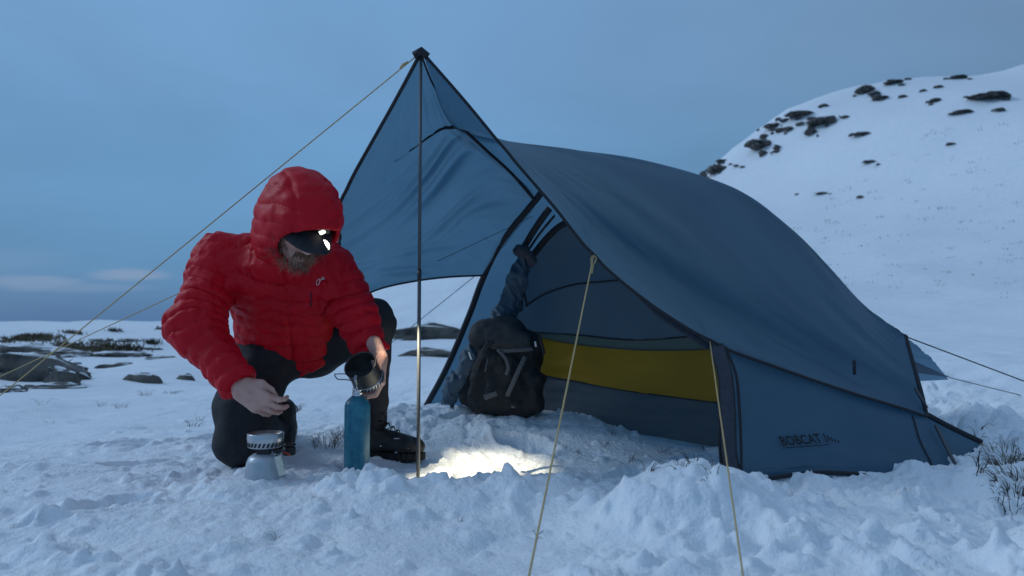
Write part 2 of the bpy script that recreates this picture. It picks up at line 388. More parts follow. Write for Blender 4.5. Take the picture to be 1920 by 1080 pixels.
n0 = fbm(xy3(wx, wy, 3.1), 2, 40); n1 = vnoise(xy3(wx, wy, 8), 41); n2 = vnoise(xy3(wx, wy, 19), 42); n3 = vnoise(xy3(wx, wy, 43), 43); n4 = vnoise(xy3(wx, wy, 95), 44)
rough_zone = (1 - .45 * sstep(.35, -.1, GX) * sstep(2.15, 1.9, GY)) * (.25 + .75 * sstep(-.35, .45, vnoise(xy3(wx, wy, 1.7), 45) + .25 * n1))
right_zone = sstep(.05, .45, GX) * sstep(2.6, 2.3, GY) + sstep(1.5, 2.0, GX) * sstep(2.0, 2.4, GY)
soft = (1 - .45 * sstep(-.9, -1.5, GX)) * (1 + .5 * np.clip(right_zone, 0, 1))
HZ += near * soft * (.012 * n0 + .020 * np.abs(n1) * (.5 + .5 * rough_zone) + .0125 * np.abs(n2) * rough_zone + .0052 * np.abs(n3) * rough_zone + .0016 * n4 - .012)
# clods of broken snow
def clods(num, x0, x1, y0, y1, rmin, rmax, hf, dens=None):
    for _ in range(num):
        cx, cy = random.uniform(x0, x1), random.uniform(y0, y1)
        if dens is not None and random.random() > dens(cx, cy): continue
        r = rmin * (rmax / rmin) ** (random.random() ** 2.0)
        i0, i1 = np.searchsorted(xs, (cx - r * 1.3, cx + r * 1.3)); j0, j1 = np.searchsorted(ys, (cy - r * 1.3, cy + r * 1.3))
        if i1 - i0 < 2 or j1 - j0 < 2: continue
        X = GX[j0:j1, i0:i1] - cx; Y = GY[j0:j1, i0:i1] - cy
        a = random.uniform(0, 3.14); e = random.uniform(.65, 1)
        u = X * math.cos(a) + Y * math.sin(a); v = (-X * math.sin(a) + Y * math.cos(a)) / e
        d = np.hypot(u, v) / r * (1 + .30 * n3[j0:j1, i0:i1] + .35 * n2[j0:j1, i0:i1])
        base = HZ[j0:j1, i0:i1]; b0 = float(base[len(base) // 2, base.shape[1] // 2])
        if math.hypot((cx + .79) / .16, (cy - 2.27) / .2) < 1: continue
        HZ[j0:j1, i0:i1] = base + r * hf * np.clip(1 - d * d, 0, 1) ** (1.0 if r < .02 else 1.6)
patchy = lambda x, y: .25 + .75 * (math.sin(x * 5.1 + 1.3 * y) * math.sin(y * 6.3 - x * 2.1) > -.1)
clods(420, -2.2, 2.4, 1.2, 2.5, .018, .10, .32, patchy); clods(1500, -1.6, 2.4, 1.2, 2.6, .008, .022, .55, patchy)
clods(900, -1.0, 1.5, 2.4, 3.6, .008, .026, .55, patchy)
clods(300, .2, 1.6, 1.6, 2.45, .012, .07, .5)
clods(260, 1.2, 2.5, 2.2, 4.2, .015, .10, .5)
clods(160, -.65, .5, 2.15, 2.45, .010, .035, .5)
clods(160, -2.1, -.8, 2.4, 4.2, .012, .05, .28, patchy)
def print_(cx, cy, a, dep=.03):
    u = (GX - cx) * math.cos(a) + (GY - cy) * math.sin(a); v = -(GX - cx) * math.sin(a) + (GY - cy) * math.cos(a)
    d = np.hypot(u / .15, v / (.058 - .012 * np.clip(-u / .15, -1, 1))) * (1 + .12 * n2 + .08 * n3)
    return -dep * sstep(1.0, .72, d) + .010 * np.exp(-((d - 1.15) / .16) ** 2)
for q in ((-1.35, 2.75, .5), (-1.62, 3.15, .6), (-1.3, 3.35, .7), (-.32, 3.02, .2), (.05, 3.18, -.4), (.42, 2.75, .9), (.75, 2.95, .3), (-.15, 2.72, 1.3), (-1.15, 2.15, 1.2), (-1.5, 1.9, .9), (-.2, 3.45, .5), (-.55, 3.5, 1.0)): HZ += print_(*q)
HZ += near * .0016 * vnoise(xy3(GX, GY, 150), 47)
def HT(x, y):
    """height of the finished snow at a point (bilinear)"""
    i = int(np.clip(np.searchsorted(xs, x) - 1, 0, len(xs) - 2)); j = int(np.clip(np.searchsorted(ys, y) - 1, 0, len(ys) - 2))
    fx = (x - xs[i]) / (xs[i + 1] - xs[i]); fy = (y - ys[j]) / (ys[j + 1] - ys[j])
    return float((HZ[j, i] * (1 - fx) + HZ[j, i + 1] * fx) * (1 - fy) + (HZ[j + 1, i] * (1 - fx) + HZ[j + 1, i + 1] * fx) * fy)
def hit(px, py, ymin=1.2):
    """where the sight line through a pixel meets the land"""
    y = ymin
    while y < 300:
        p = P(px, py, y)
        if p[2] < HT(p[0], p[1]): break
        y *= 1.004
    return np.array([p[0], p[1], HT(p[0], p[1])])
V = np.stack([GX, GY, HZ], -1).reshape(-1, 3); F = grid_faces(len(ys), len(xs))
jsplit = int(np.searchsorted(ys, 6.5)); nf = (len(xs) - 1) * jsplit
ground = tag(mesh_obj('ground', V[:len(xs) * (jsplit + 1)], F[:nf], M['snow']), kind='structure')
hill_v = V[len(xs) * jsplit:]; hillside = tag(mesh_obj('hillside', hill_v, F[nf:] - len(xs) * jsplit, M['snow']), kind='structure')
# far blue hills on the horizon at the left
fx = np.linspace(-3200, 600, 160); fz = 30 + 26 * vnoise(np.stack([fx * .004, fx * 0, fx * 0], -1), 5) + 10 * vnoise(np.stack([fx * .015, fx * 0, fx * 0], -1), 6) - 14 * sstep(-1400, -600, fx)
FV = []; FF = []
for i in range(160): FV += [(fx[i], 2300, -90), (fx[i], 2500, -25 + fz[i] - 20), (fx[i], 2900, -90)]
for i in range(159): FF += [(i * 3, i * 3 + 3, i * 3 + 4, i * 3 + 1), (i * 3 + 1, i * 3 + 4, i * 3 + 5, i * 3 + 2)]
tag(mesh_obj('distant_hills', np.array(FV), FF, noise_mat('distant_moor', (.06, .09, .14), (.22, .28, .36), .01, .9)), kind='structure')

# ------------------------------------------------------------------ tent
tent = thing('tent', (.6, 3.0, 0), 'slate blue one-person tent with a tall propped awning pitched on the snow', 'tent')
# main near side of the fly: ridge (top) -> crease -> lower edge, left to right
ridge = [(790, 97, 2.53), (850, 233, 3.02), (955, 264, 3.22), (1075, 281, 3.36), (1200, 303, 3.42), (1315, 333, 3.45), (1400, 372, 3.45), (1480, 430, 3.42), (1556, 506, 3.37), (1628, 581, 3.32), (1698, 631, 3.25)]
edge = [(790, 97, 2.53), (870, 188, 2.535), (950, 284, 2.545), (1040, 389, 2.56), (1113, 478, 2.58), (1215, 566, 2.57), (1335, 640, 2.55), (1460, 690, 2.60), (1590, 735, 2.72), (1690, 765, 2.85), (1738, 780, 2.93)]
def lerp(a, b, t): return tuple(a[k] + (b[k] - a[k]) * t for k in range(3))
rows = [[] for _ in range(6)]
for k, (r, e) in enumerate(zip(ridge, edge)):
    bul = .22 * math.sin(math.pi * min(1, k / 10) ** 1.2) if k > 2 else 0.0
    back = lerp(r, e, -.22); back = (back[0], back[1] + 6 * min(k, 3), r[2] + .12 * min(1, k / 3))
    rows[0].append((r[0] + (2 if k else 0), r[1] + (3 if k else 0), r[2] + (.05 if 0 < k < 10 else 0)))
    rows[1].append(r)
    q = lerp(r, e, .30); rows[2].append((q[0], q[1], q[2] - bul * .55))
    q = lerp(r, e, .58); rows[3].append((q[0], q[1], q[2] - bul * .50))
    q = lerp(r, e, .80 if k > 3 else .8); rows[4].append((q[0], q[1], q[2] - bul * .12 + (.055 if k > 3 else .02 * (k > 2)) * (1 if k < 10 else .3)))
    rows[5].append(e)
def near_disp(u, v):
    p = np.stack([u * 5 + v * 1.5, v * 14 - u * 10, u * 0], -1)
    tens = vnoise(np.stack([(u * 3 + v) * 2, (v * 30 - u * 26), u * 0], -1), 61)
    env = np.sin(np.pi * np.clip(v, 0, 1)) ** .5 * sstep(0, .12, u) * sstep(1, .93, u)
    rad = 0
    for u0, v0, am in ((.4, 1.0, .008), (.6, 1.0, .008), (1.0, .18, .009), (1.0, 1.0, .006), (.2, 1.0, .004)):
        dx_, dy_ = (u - u0) * 2.2, v - v0; r_ = np.hypot(dx_, dy_); rad = rad + am * vnoise(np.stack([np.arctan2(dy_, dx_) * 9, r_ * 1.5, u * 0], -1), 65) * np.exp(-r_ / .22) * sstep(0, .06, r_)
    return rad + env * (.006 * fbm(p, 2, 60) + .0028 * tens * (sstep(.55, .95, v) + sstep(.7, .95, u)))
fly_near, GN = sheet('fly_near_side', rows, 70, 170, M['fly'], tent, near_disp)
# hoop that frames the porch (left end), far side of the fly behind it
hoop = [(795, 770, 3.90), (838, 690, 3.88), (880, 592, 3.82), (905, 525, 3.74), (940, 455, 3.62), (1003, 378, 3.42), (1040, 330, 3.38), (1075, 281, 3.37)]
hp = curve(hoop, 40)
rr = [P(1075, 281, 3.37), P(1200, 303, 3.43), P(1315, 333, 3.46), P(1400, 372, 3.46), P(1480, 430, 3.43), P(1556, 506, 3.38), P(1628, 581, 3.33), P(1698, 631, 3.26)]
bx = np.array([[-.46, 3.92, -.06], [-.1, 4.05, -.08], [.35, 4.2, -.06], [.85, 4.32, .05], [1.3, 4.35, .12], [1.7, 4.25, .16], [2.0, 4.1, .19], [2.3, 3.95, .22]])
hl = crom(np.array([P(*q) for q in hoop]), 6)[::-1]
far_rows = []
for v in np.linspace(0, 1, 6):
    row = [hl[int(round(v * 5))]]
    for k in range(1, 8):
        q = rr[k] * (1 - v) + bx[k] * v + np.array([0, .10, .12]) * math.sin(math.pi * v) * (1 - k / 9)
        row.append(q)
    far_rows.append(row)
def far_disp(u, v): return np.sin(np.pi * v) * (.008 * fbm(np.stack([u * 6, v * 5, u * 0], -1), 3, 70) + .003 * vnoise(np.stack([u * 9 + v * 3, v * 30 - u * 25, u * 0], -1), 71)) * sstep(0, .1, u)
sheet('fly_far_side', far_rows, 50, 70, M['fly'], tent, far_disp, pix=False)
sheet('porch_roof', [[(848, 232, 3.02), (905, 250, 3.14), (955, 265, 3.24), (1015, 274, 3.31), (1077, 282, 3.375)], [(852, 234, 3.04), (902, 260, 3.15), (944, 284, 3.24), (992, 306, 3.325), (1040, 328, 3.385)], [(860, 237, 3.065), (899, 268, 3.15), (936, 303, 3.23), (970, 339, 3.32), (1004, 377, 3.405)]], 20, 40, M['fly'], tent)
# awning panel carried by the pole (seen from inside)
aw = [[(790, 97, 2.53)] * 5,
      [(748, 176, 2.57), (765, 172, 2.63), (783, 168, 2.68), (800, 164, 2.71), (815, 160, 2.73)],
      [(700, 266, 2.63), (735, 248, 2.76), (778, 226, 2.87), (815, 214, 2.94), (843, 205, 2.96)],
      [(658, 342, 2.68), (720, 318, 2.86), (780, 275, 2.98), (828, 241, 3.04), (862, 238, 3.06)],
      [(632, 398, 2.72), (710, 372, 2.95), (790, 322, 3.09), (862, 275, 3.15), (935, 302, 3.22)],
      [(636, 445, 2.86), (715, 428, 3.04), (800, 388, 3.18), (900, 335, 3.26), (1003, 376, 3.40)],
      [(645, 505, 3.02), (718, 484, 3.16), (800, 450, 3.30), (884, 420, 3.42), (958, 444, 3.585)],
      [(655, 566, 3.20), (712, 541, 3.30), (775, 527, 3.42), (840, 519, 3.56), (905, 516, 3.70)]]
def aw_disp(u, v):
    a = v * 1.0 + u * .33
    w = 1 - 2.2 * np.abs(vnoise(np.stack([u * 1.8, a * 24, u * 0], -1), 80)) + .35 * vnoise(np.stack([u * 3, a * 60, u * 0], -1), 81)
    env = sstep(.42, .62, v) * (.35 + .65 * sstep(.15, .7, u)) * sstep(1, .95, v) * sstep(1.0, .80, u)
    low = sstep(.78, .93, v)
    w2 = 1 - 2 * np.abs(vnoise(np.stack([u * 2, (v - u * .12) * 40, u * 0], -1), 82))
    up = sstep(.1, .25, v) * sstep(.62, .45, v)
    w3 = vnoise(np.stack([v * 3, (u + .1 * v) * 26, u * 0], -1), 83)
    return .021 * w * env * (1 - low) + .015 * w2 * low * sstep(1, .97, v) * sstep(1.0, .85, u) +   .009 * w3 * up * (1 - u * .6) + .01 * np.sin(np.pi * u) * np.sin(np.pi * v) * vnoise(np.stack([u * 3, v * 4, u * 0], -1), 84)
awning, GA = sheet('awning', aw, 330, 120, M['fly'], tent, aw_disp)
off = np.array([0, -.006, 0.])
def ribbon(name, pts, r, m, parent=tent, flat=.4, n=6): return MB().tube(pts, r, n, nrm=np.array([0, -1., .1]), flat=flat).build(name, m, parent)
ribbon('edge_binding', GA[:, 0], .007, M['binding'])
ribbon('edge_binding', GA[-1, :], .006, M['binding'])
ribbon('edge_binding', GN[-1, :] + off, .0055, M['binding'])
ribbon('edge_binding', GN[10:, -1] + off, .010, M['binding'])
ribbon('edge_binding', hp[:-4] + off * 5, .0155, M['binding'])
sm_ = crom(GA[int(3 / 7 * 329), 40:120][[0, 16, 32, 48, 64, 79]], 80) - np.array([0, .006, 0]); ribbon('seam', np.concatenate([sm_, crom([P(868, 241, 3.05), P(912, 282, 3.14), P(960, 326, 3.26), P(1003, 376, 3.36)], 30)[1:]]), np.concatenate([np.linspace(.0012, .007, 50), np.linspace(.007, .010, 30), np.full(29, .007)]), M['binding'])
ribbon('seam', GA[8:150:5, -1] + np.array([-.004, -.006, -.002]), .0035, M['binding'])
# corner patch of the awning
mb = MB(); C0, C1, C2 = P(627, 395, 2.70), P(640, 413, 2.74), P(631, 430, 2.76); mb.add([C0, C1, C2, C0 + [0, .006, 0], C1 + [0, .006, 0], C2 + [0, .006, 0]], [(0, 1, 2), (5, 4, 3), (0, 3, 4, 1), (1, 4, 5, 2), (2, 5, 3, 0)]); mb.build('corner_patch', M['fly'], tent, False)
mb = MB(); mb.tube([P(776, 104, 2.525), P(790, 96, 2.52), P(802, 106, 2.525)], [.014, .016, .013], 8); mb.build('apex_reinforcement', M['binding'], tent)
# panel with the lettering under the hem
wl_rows = [[(1336, 642, 2.565), (1380, 662, 2.585), (1460, 692, 2.63), (1530, 717, 2.68), (1600, 740, 2.76), (1680, 764, 2.865), (1736, 782, 2.94)],
           [(1350, 730, 2.53), (1390, 735, 2.545), (1465, 757, 2.59), (1535, 775, 2.63), (1605, 790, 2.70), (1690, 805, 2.80), (1752, 815, 2.87)],
           [(1352, 810, 2.50), (1395, 815, 2.51), (1470, 825, 2.55), (1540, 832, 2.59), (1612, 840, 2.65), (1700, 847, 2.75), (1770, 848, 2.80)],
           [(1354, 868, 2.48), (1392, 870, 2.485), (1470, 868, 2.52), (1545, 866, 2.56), (1615, 868, 2.61), (1708, 874, 2.70), (1784, 872, 2.76)],
           [(1377, 909, 2.445), (1400, 905, 2.45), (1475, 892, 2.50), (1548, 886, 2.54), (1620, 889, 2.59), (1712, 900, 2.66), (1796, 884, 2.74)]]
def wall_disp(u, v):
    k_ = 1.7
    fold = vnoise(np.stack([u * 5, (v - .18 * np.abs(u - .42)) * 26, u * 0], -1), 90)
    return k_ * sstep(0, .1, u) * sstep(1, .92, u) * sstep(.0, .15, v) * (.006 * fbm(np.stack([u * 4, v * 3, u * 0], -1), 2, 91) + .007 * fold * sstep(.72, .88, v) * np.exp(-((u - .3) / .28) ** 2))
wall, GW = sheet('end_wall', wl_rows, 70, 110, M['fly'], tent, wall_disp)
ribbon('zip_band', crom(np.array([P(1341, 646, 2.555), P(1358, 700, 2.53), P(1364, 770, 2.505), P(1366, 840, 2.48), P(1373, 885, 2.46)]), 30) + off, .026, M['zipband'], flat=.08)
ribbon('zip_band', crom(np.array([P(1359, 650, 2.56), P(1379, 705, 2.53), P(1385, 770, 2.505), P(1388, 840, 2.48), P(1388, 905, 2.455)]), 30) + off * 1.6, .005, M['binding'])
ribbon('edge_binding', crom(np.array([P(1330, 640, 2.56), P(1347, 690, 2.54), P(1350, 760, 2.515), P(1350, 850, 2.485), P(1358, 888, 2.465), P(1377, 910, 2.445)]), 30) + off, .006, M['binding'])
ribbon('edge_binding', GW[-1, 4:] + off, .0075, M['binding'])
ribbon('seam', GW[3:, 99] + off, .004, M['binding'])
# tail end right of the wall
tail = [[(1728, 774, 2.96), (1770, 797, 2.96), (1806, 815, 2.98), (1840, 831, 3.0)], [(1746, 830, 2.89), (1780, 836, 2.89), (1808, 840, 2.93), (1834, 838, 2.98)], [(1778, 888, 2.78), (1798, 872, 2.80), (1812, 858, 2.88), (1828, 845, 2.96)]]
_, GT = sheet('tail_panel', tail, 24, 24, M['fly'], tent)
ribbon('edge_binding', GT[0] + np.array([0, -.004, .004]), .011, M['binding']); ribbon('edge_binding', GT[-1], .006, M['binding'])
MB().tube([P(1716, 728, 2.98), P(1738, 765, 2.95)], .0065).build('rear_pole', M['alu_dark'], tent)
MB().tube([P(1754, 798, 2.885), P(1774, 838, 2.81), P(1796, 880, 2.72)], .0062).build('rear_pole', M['alu_dark'], tent)
# far rear corner flap
mb = MB(); q = [P(1700, 672, 3.6), P(1782, 708, 3.9), P(1704, 697, 3.6)]; q += [a + np.array([0, .01, .004]) for a in q]
mb.add(q, [(0, 1, 2), (5, 4, 3), (0, 3, 4, 1), (1, 4, 5, 2), (2, 5, 3, 0)]); mb.build('rear_corner_flap', M['fly'], tent, False)
MB().box(P(1602, 689, 2.742), (.0055, .002, .026), np.eye(3)).build('pull_tab', M['binding'], tent)
# lettering on the wall
def lettering(txt, u0, v0, su, size, shear):
    c = bpy.data.curves.new('t', 'FONT'); c.body = txt; c.size = 1; c.resolution_u = 4; c.space_character = 1.06; c.offset = .018
    t = bpy.data.objects.new('t', c); COL.objects.link(t); bpy.context.view_layer.update()
    me = t.to_mesh(); Vv = np.array([v.co[:] for v in me.vertices]); Ff = [tuple(p.vertices) for p in me.polygons]; t.to_mesh_clear(); bpy.data.objects.remove(t)
    return Vv, Ff
Vt, Ft = lettering('BOBCAT I', 0, 0, 1, 1, 0)
NW = grid_normals(GW); NW = NW * np.sign(-NW[..., 1:2])
def on_wall(pix):
    """point of the wall seen through a pixel"""
    A = (GW - np.array([0, 0, CAMZ])); d = P(pix[0], pix[1], 1.0) - np.array([0, 0, CAMZ])
    s = A[..., 0] / A[..., 1] - d[0] / d[1]; t = A[..., 2] / A[..., 1] - d[2] / d[1]
    k = np.unravel_index(np.argmin(s * s + t * t), s.shape)
    return k
ka = on_wall((1463, 836)); kb = on_wall((1549, 830)); pa, pb = GW[ka], GW[kb]; nn = NW[ka] + NW[kb]; nn /= np.linalg.norm(nn)
eu = pb - pa; wlen = np.linalg.norm(eu); eu /= wlen; ev = np.cross(eu, nn); ev *= np.sign(ev[2]); ev = ev - .45 * eu
sc_ = wlen / Vt[:, 0].max(); htx = .031 / .7
LV = [pa + eu * (v[0] * sc_) + ev * (v[1] * htx) + nn * .012 for v in Vt]
mesh_obj('lettering', np.array(LV), Ft, M['print'], wall, False)
mb = MB()
for k in range(4):
    c = pb + eu * (.012 + .011 * k) + ev * (.004 - .003 * k); a, b = c, c + ev * (.018 - .003 * k)
    mb.tube([a + nn * .009, b + nn * .009], .0026, 4, nrm=nn, flat=.2)
mb.build('printed_emblem', M['print'], wall, False)
mb = MB(); mb.tube([pa - ev * .008 + nn * .008, pb - ev * .008 + nn * .008], .0012, 4, nrm=nn, flat=.2); mb.build('printed_line', M['print'], wall, False)

# inner tent standing behind the porch
def idisp(s): return lambda u, v: np.sin(np.pi * u) ** .5 * (.006 * fbm(np.stack([u * 5 + v, v * 3 - u * 2, u * 0], -1), 3, s) + .0022 * vnoise(np.stack([u * 6 - v * 3, v * 8 + u * 40, u * 0], -1), s + 5))
T0 = [(1062, 424, 3.55), (1120, 410, 3.52), (1200, 420, 3.45), (1290, 470, 3.32), (1372, 520, 3.2)]
T1 = [(1000, 470, 3.66), (1090, 470, 3.58), (1180, 480, 3.48), (1280, 520, 3.34), (1372, 560, 3.2)]
T2 = [(968, 578, 3.74), (1070, 560, 3.60), (1180, 560, 3.48), (1280, 580, 3.33), (1372, 600, 3.19)]
T3 = [(975, 622, 3.74), (1080, 628, 3.60), (1180, 637, 3.47), (1280, 632, 3.32), (1372, 622, 3.18)]
T4 = [(975, 624, 3.74), (1080, 645, 3.60), (1180, 655, 3.465), (1290, 656, 3.305), (1372, 650, 3.17)]
T5 = [(975, 696, 3.73), (1080, 715, 3.585), (1200, 736, 3.43), (1290, 748, 3.29), (1372, 758, 3.155)]
T6 = [(975, 758, 3.70), (1060, 784, 3.575), (1150, 806, 3.44), (1260, 824, 3.29), (1376, 845, 3.11)]
mid = lambda a, b, t: [lerp(x, y, t) for x, y in zip(a, b)]
sheet('inner_upper_wall', [T0, T1, T2, T3], 40, 70, M['inner'], tent, idisp(100))
_, GI = sheet('inner_trim', [T3, mid(T3, T4, .5), T4], 8, 70, M['greyband'], tent)
_, GY_ = sheet('inner_yellow_band', [T4, mid(T4, T5, .5), T5], 24, 70, M['yellow'], tent, idisp(110))
_, GB_ = sheet('inner_groundsheet_wall', [T5, mid(T5, T6, .5), T6], 24, 70, M['bath'], tent, idisp(120))
ribbon('seam', GI[0] + off, .004, M['binding']); ribbon('seam', GY_[0] + off, .0035, M['greyband']); ribbon('seam', GB_[0] + off, .003, M['binding'])
ribbon('seam', curve([(985, 574, 3.70), (1020, 552, 3.66), (1070, 535, 3.60), (1120, 529, 3.54), (1180, 524, 3.46)], 30) + off * 2, .0045, M['binding'])
ribbon('pole_sleeve', curve([(1078, 412, 3.50), (1045, 428, 3.55), (1010, 465, 3.62), (988, 500, 3.67), (972, 575, 3.72)], 30) + off * 3, .016, M['binding'])
ribbon('pole_sleeve', curve([(1030, 392, 3.42), (1018, 408, 3.45), (998, 438, 3.52), (978, 472, 3.60)], 24) + off * 3, .016, M['binding'])
ribbon('strap', curve([(1040, 404, 3.46), (1012, 438, 3.55), (990, 470, 3.62)], 14), .006, M['binding'])
ribbon('strap', curve([(982, 545, 3.66), (988, 575, 3.66)], 6), .005, M['binding'])
ribbon('fly_lining_seam', curve([(1192, 545, 2.72), (1240, 592, 2.66), (1290, 625, 2.62), (1330, 652, 2.58)], 20), .012, M['zipband'], flat=.2)
# rolled-up door tied at the hoop
roll = [P(986, 478, 3.56), P(972, 520, 3.58), P(955, 575, 3.60), P(920, 625, 3.52), P(886, 672, 3.46), P(858, 718, 3.48), P(836, 752, 3.55)]
rr_ = [.024, .046, .054, .052, .048, .050, .032]
def f_roll(p):
    d = None
    for i in range(len(roll) - 1):
        q = rc(p, roll[i], roll[i + 1], rr_[i], rr_[i + 1]); d = q if d is None else smin(d, q, .02)
    w = vnoise(np.stack([p[..., 0] * 26 + p[..., 2] * 16, p[..., 2] * 9 - p[..., 0] * 9, p[..., 1] * 22], -1), 130)
    return d + .012 * (np.abs(w) * 2 - .6) + .005 * vnoise(p * 60, 131)
V_, F_ = sdf_mesh(f_roll, np.min(roll, 0) - .1, np.max(roll, 0) + .1, .008); mesh_obj('rolled_door', V_, F_, M['roll'], tent)
def f_knot(p): return smin(rc(p, P(975, 470, 3.52), P(1003, 487, 3.52), .03, .012), rc(p, P(985, 462, 3.52), P(996, 492, 3.53), .012, .02), .02) + .006 * vnoise(p * 45, 133)
V_, F_ = sdf_mesh(f_knot, P(990, 477, 3.52) - .12, P(990, 477, 3.52) + .12, .006); mesh_obj('door_tie', V_, F_, M['zipband'], tent)
# guy lines and red peg loops
def guy(a, b, r, m, sag=.01, n=24):
    t = np.linspace(0, 1, n)[:, None]; pts = a * (1 - t) + b * t; pts[:, 2] -= (sag * 4 * t * (1 - t))[:, 0]
    return MB().tube(pts, r, 6).build('guy_line', m, tent)
guy(P(786, 101, 2.52), P(-160, 872, 2.75), .0021, M['cord'], .0)
guy(P(632, 412, 2.72), P(-292, 842, 3.1), .0018, M['cord'], .0)
guy(P(1113, 478, 2.575), np.array([.018, 1.36, HT(.018, 1.36) - .01]), .0024, M['cord'], 0)
guy(P(1331, 640, 2.545), np.array([.425, 1.36, HT(.425, 1.36) - .01]), .0021, M['cord'], 0)
guy(P(1698, 631, 3.25), P(1990, 741, 3.6), .0028, M['darkcord'], .0)
guy(P(1780, 708, 3.9), P(1990, 760, 4.3), .0022, M['darkcord'], .0)
guy(P(890, 518, 3.71), P(735, 642, 4.4), .0018, M['darkcord'], 0)
guy(P(1000, 405, 3.4), P(820, 490, 3.35), .0014, M['darkcord'], 0)
guy(P(1838, 832, 2.99), P(1905, 868, 2.9), .003, M['cord'], 0)
mb = MB()
for s in (-1, 1): mb.tube(crom([P(1113, 478, 2.575), P(1113 + s * 5, 486, 2.57), P(1110, 500, 2.565)], 10), .0026, 6)
mb.tube([P(1111, 497, 2.56), P(1109, 512, 2.555)], .0048, 6); mb.build('line_loop', M['cord'], tent)
mb = MB(); mb.tube([P(766, 116, 2.524), P(756, 122, 2.526), P(750, 129, 2.53)], [.004, .006, .004], 6); mb.build('line_knot', M['cord'], tent)
mb = MB(); mb.tube(crom([P(1378, 906, 2.44), P(1384, 914, 2.42), P(1380, 926, 2.40), P(1374, 936, 2.39), P(1380, 928, 2.385), P(1386, 918, 2.40)], 20), .004, 6); mb.tube([P(1376, 908, 2.43), P(1386, 916, 2.425)], .008, 6, flat=.4); mb.build('peg_loop', M['red_web'], tent)
mb = MB(); mb.tube(crom([P(795, 772, 3.88), P(786, 784, 3.6), P(778, 793, 3.45), P(771, 800, 3.35)], 14), [.006] * 4 + [.014] * 6 + [.006] * 4, 6, flat=.6); mb.build('peg_loop', M['red_web'], tent)
mb = MB(); mb.tube([P(850, 752, 3.6), P(846, 772, 3.55), P(838, 786, 3.5)], [.008, .010, .006], 6); mb.build('strap', M['binding'], tent)

# awning pole
pole = thing('awning_pole', (-.31, 2.53, 0), 'slim grey metal pole holding up the peak of the awning', 'pole')
top = P(789, 100, 2.53); bot = P(788, 905, 2.53); bot[2] = -.03; bot[0] = top[0] - .001
MB().tube([bot, bot + (top - bot) * .49], .0063, 10).build('lower_shaft', M['alu_dark'], pole)
MB().tube([bot + (top - bot) * .485, top], .0055, 10).build('upper_shaft', M['alu_dark'], pole)
MB().tube([bot + (top - bot) * .47, bot + (top - bot) * .495], .0072, 10).build('joint_collar', M['black'], pole)
MB().tube([top, top + np.array([0, 0, .012])], .0022, 8).build('tip', M['alu'], pole)

# ------------------------------------------------------------------ backpack in the porch
pk = thing('backpack', P(940, 775, 3.45), 'black and grey hiking backpack leaning inside the tent porch', 'backpack')
def frame(up, fwd):
    up = np.asarray(up, float); up /= np.linalg.norm(up); fwd = np.asarray(fwd, float); fwd -= up * (fwd @ up); fwd /= np.linalg.norm(fwd)
    return np.stack([np.cross(fwd, up), fwd, up], 1)      # columns right, fwd, up
RB = frame([.13, .16, 1], [-.25, -1, 0]); CB = P(948, 690, 3.48)
def lb(x, y, z): return CB + RB @ np.array([x, y, z])
def f_pack(p):
    d = rbox(p, lb(0, 0, -.02), RB, (.155, .10, .205), .07)
    d = smin(d, rbox(p, lb(.02, .07, -.07), RB, (.11, .06, .12), .045), .03)
    d = smin(d, rbox(p, lb(-.15, .02, -.10), RB, (.045, .06, .09), .035), .02); d = smin(d, rbox(p, lb(.155, .02, -.10), RB, (.04, .06, .09), .03), .02)
    return d + .008 * fbm(p * 14, 2, 140) + .004 * vnoise(p * np.array([40, 40, 14], np.float32), 141)
V_, F_ = sdf_mesh(f_pack, CB - .34, CB + .34, .009); body_pk = mesh_obj('pack_body', V_, F_, M['pack'], pk)
def f_lid(p):
    d = smin(rbox(p, lb(.055, .0, .165), RB @ np.array([[.97, 0, .24], [0, 1, 0], [-.24, 0, .97]]), (.115, .105, .062), .055), rbox(p, lb(.02, .02, .12), RB, (.15, .105, .05), .045), .05)
    return d + .007 * fbm(p * 16, 2, 142)
V_, F_ = sdf_mesh(f_lid, lb(0, 0, .19) - .26, lb(0, 0, .19) + .26, .008); mesh_obj('pack_lid', V_, F_, M['packgrey'], pk)
def strap(pts, w, m, name='strap', parent=pk):
    q = np.array([P(*a) for a in pts]); return MB().tube(crom(q, 16), w, 6, nrm=np.array([0, -1., 0]), flat=.2).build(name, m, parent)
strap([(935, 658, 3.31), (962, 657, 3.30), (1000, 654, 3.33)], .009, M['strap']); strap([(933, 655, 3.31), (948, 672, 3.29), (953, 690, 3.29), (949, 703, 3.29)], .008, M['strap'])
strap([(985, 668, 3.31), (968, 705, 3.29), (951, 743, 3.30)], .010, M['strap']); strap([(908, 746, 3.30), (932, 738, 3.29)], .011, M['strap'])
strap([(1010, 628, 3.40), (1016, 648, 3.40), (1020, 664, 3.40)], .008, M['binding']); strap([(918, 640, 3.34), (905, 662, 3.33), (893, 690, 3.34)], .011, M['packgrey'])
strap([(915, 672, 3.31), (911, 690, 3.30), (909, 697, 3.30)], .003, M['strap'], 'zip_pull'); strap([(879, 660, 3.36), (884, 674, 3.36)], .004, M['white'], 'zip_pull')
mb = MB()
for q in ((917, 647, 3.325), (923, 642, 3.33)): mb.box(P(*q), (.011, .005, .008), RB)
mb.build('buckle', M['black'], pk, False)
strap([(958, 762, 3.28), (966, 764, 3.28)], .005, M['strap'], 'buckle'); strap([(1003, 640, 3.36), (1005, 650, 3.36)], .004, M['white'], 'zip_pull')

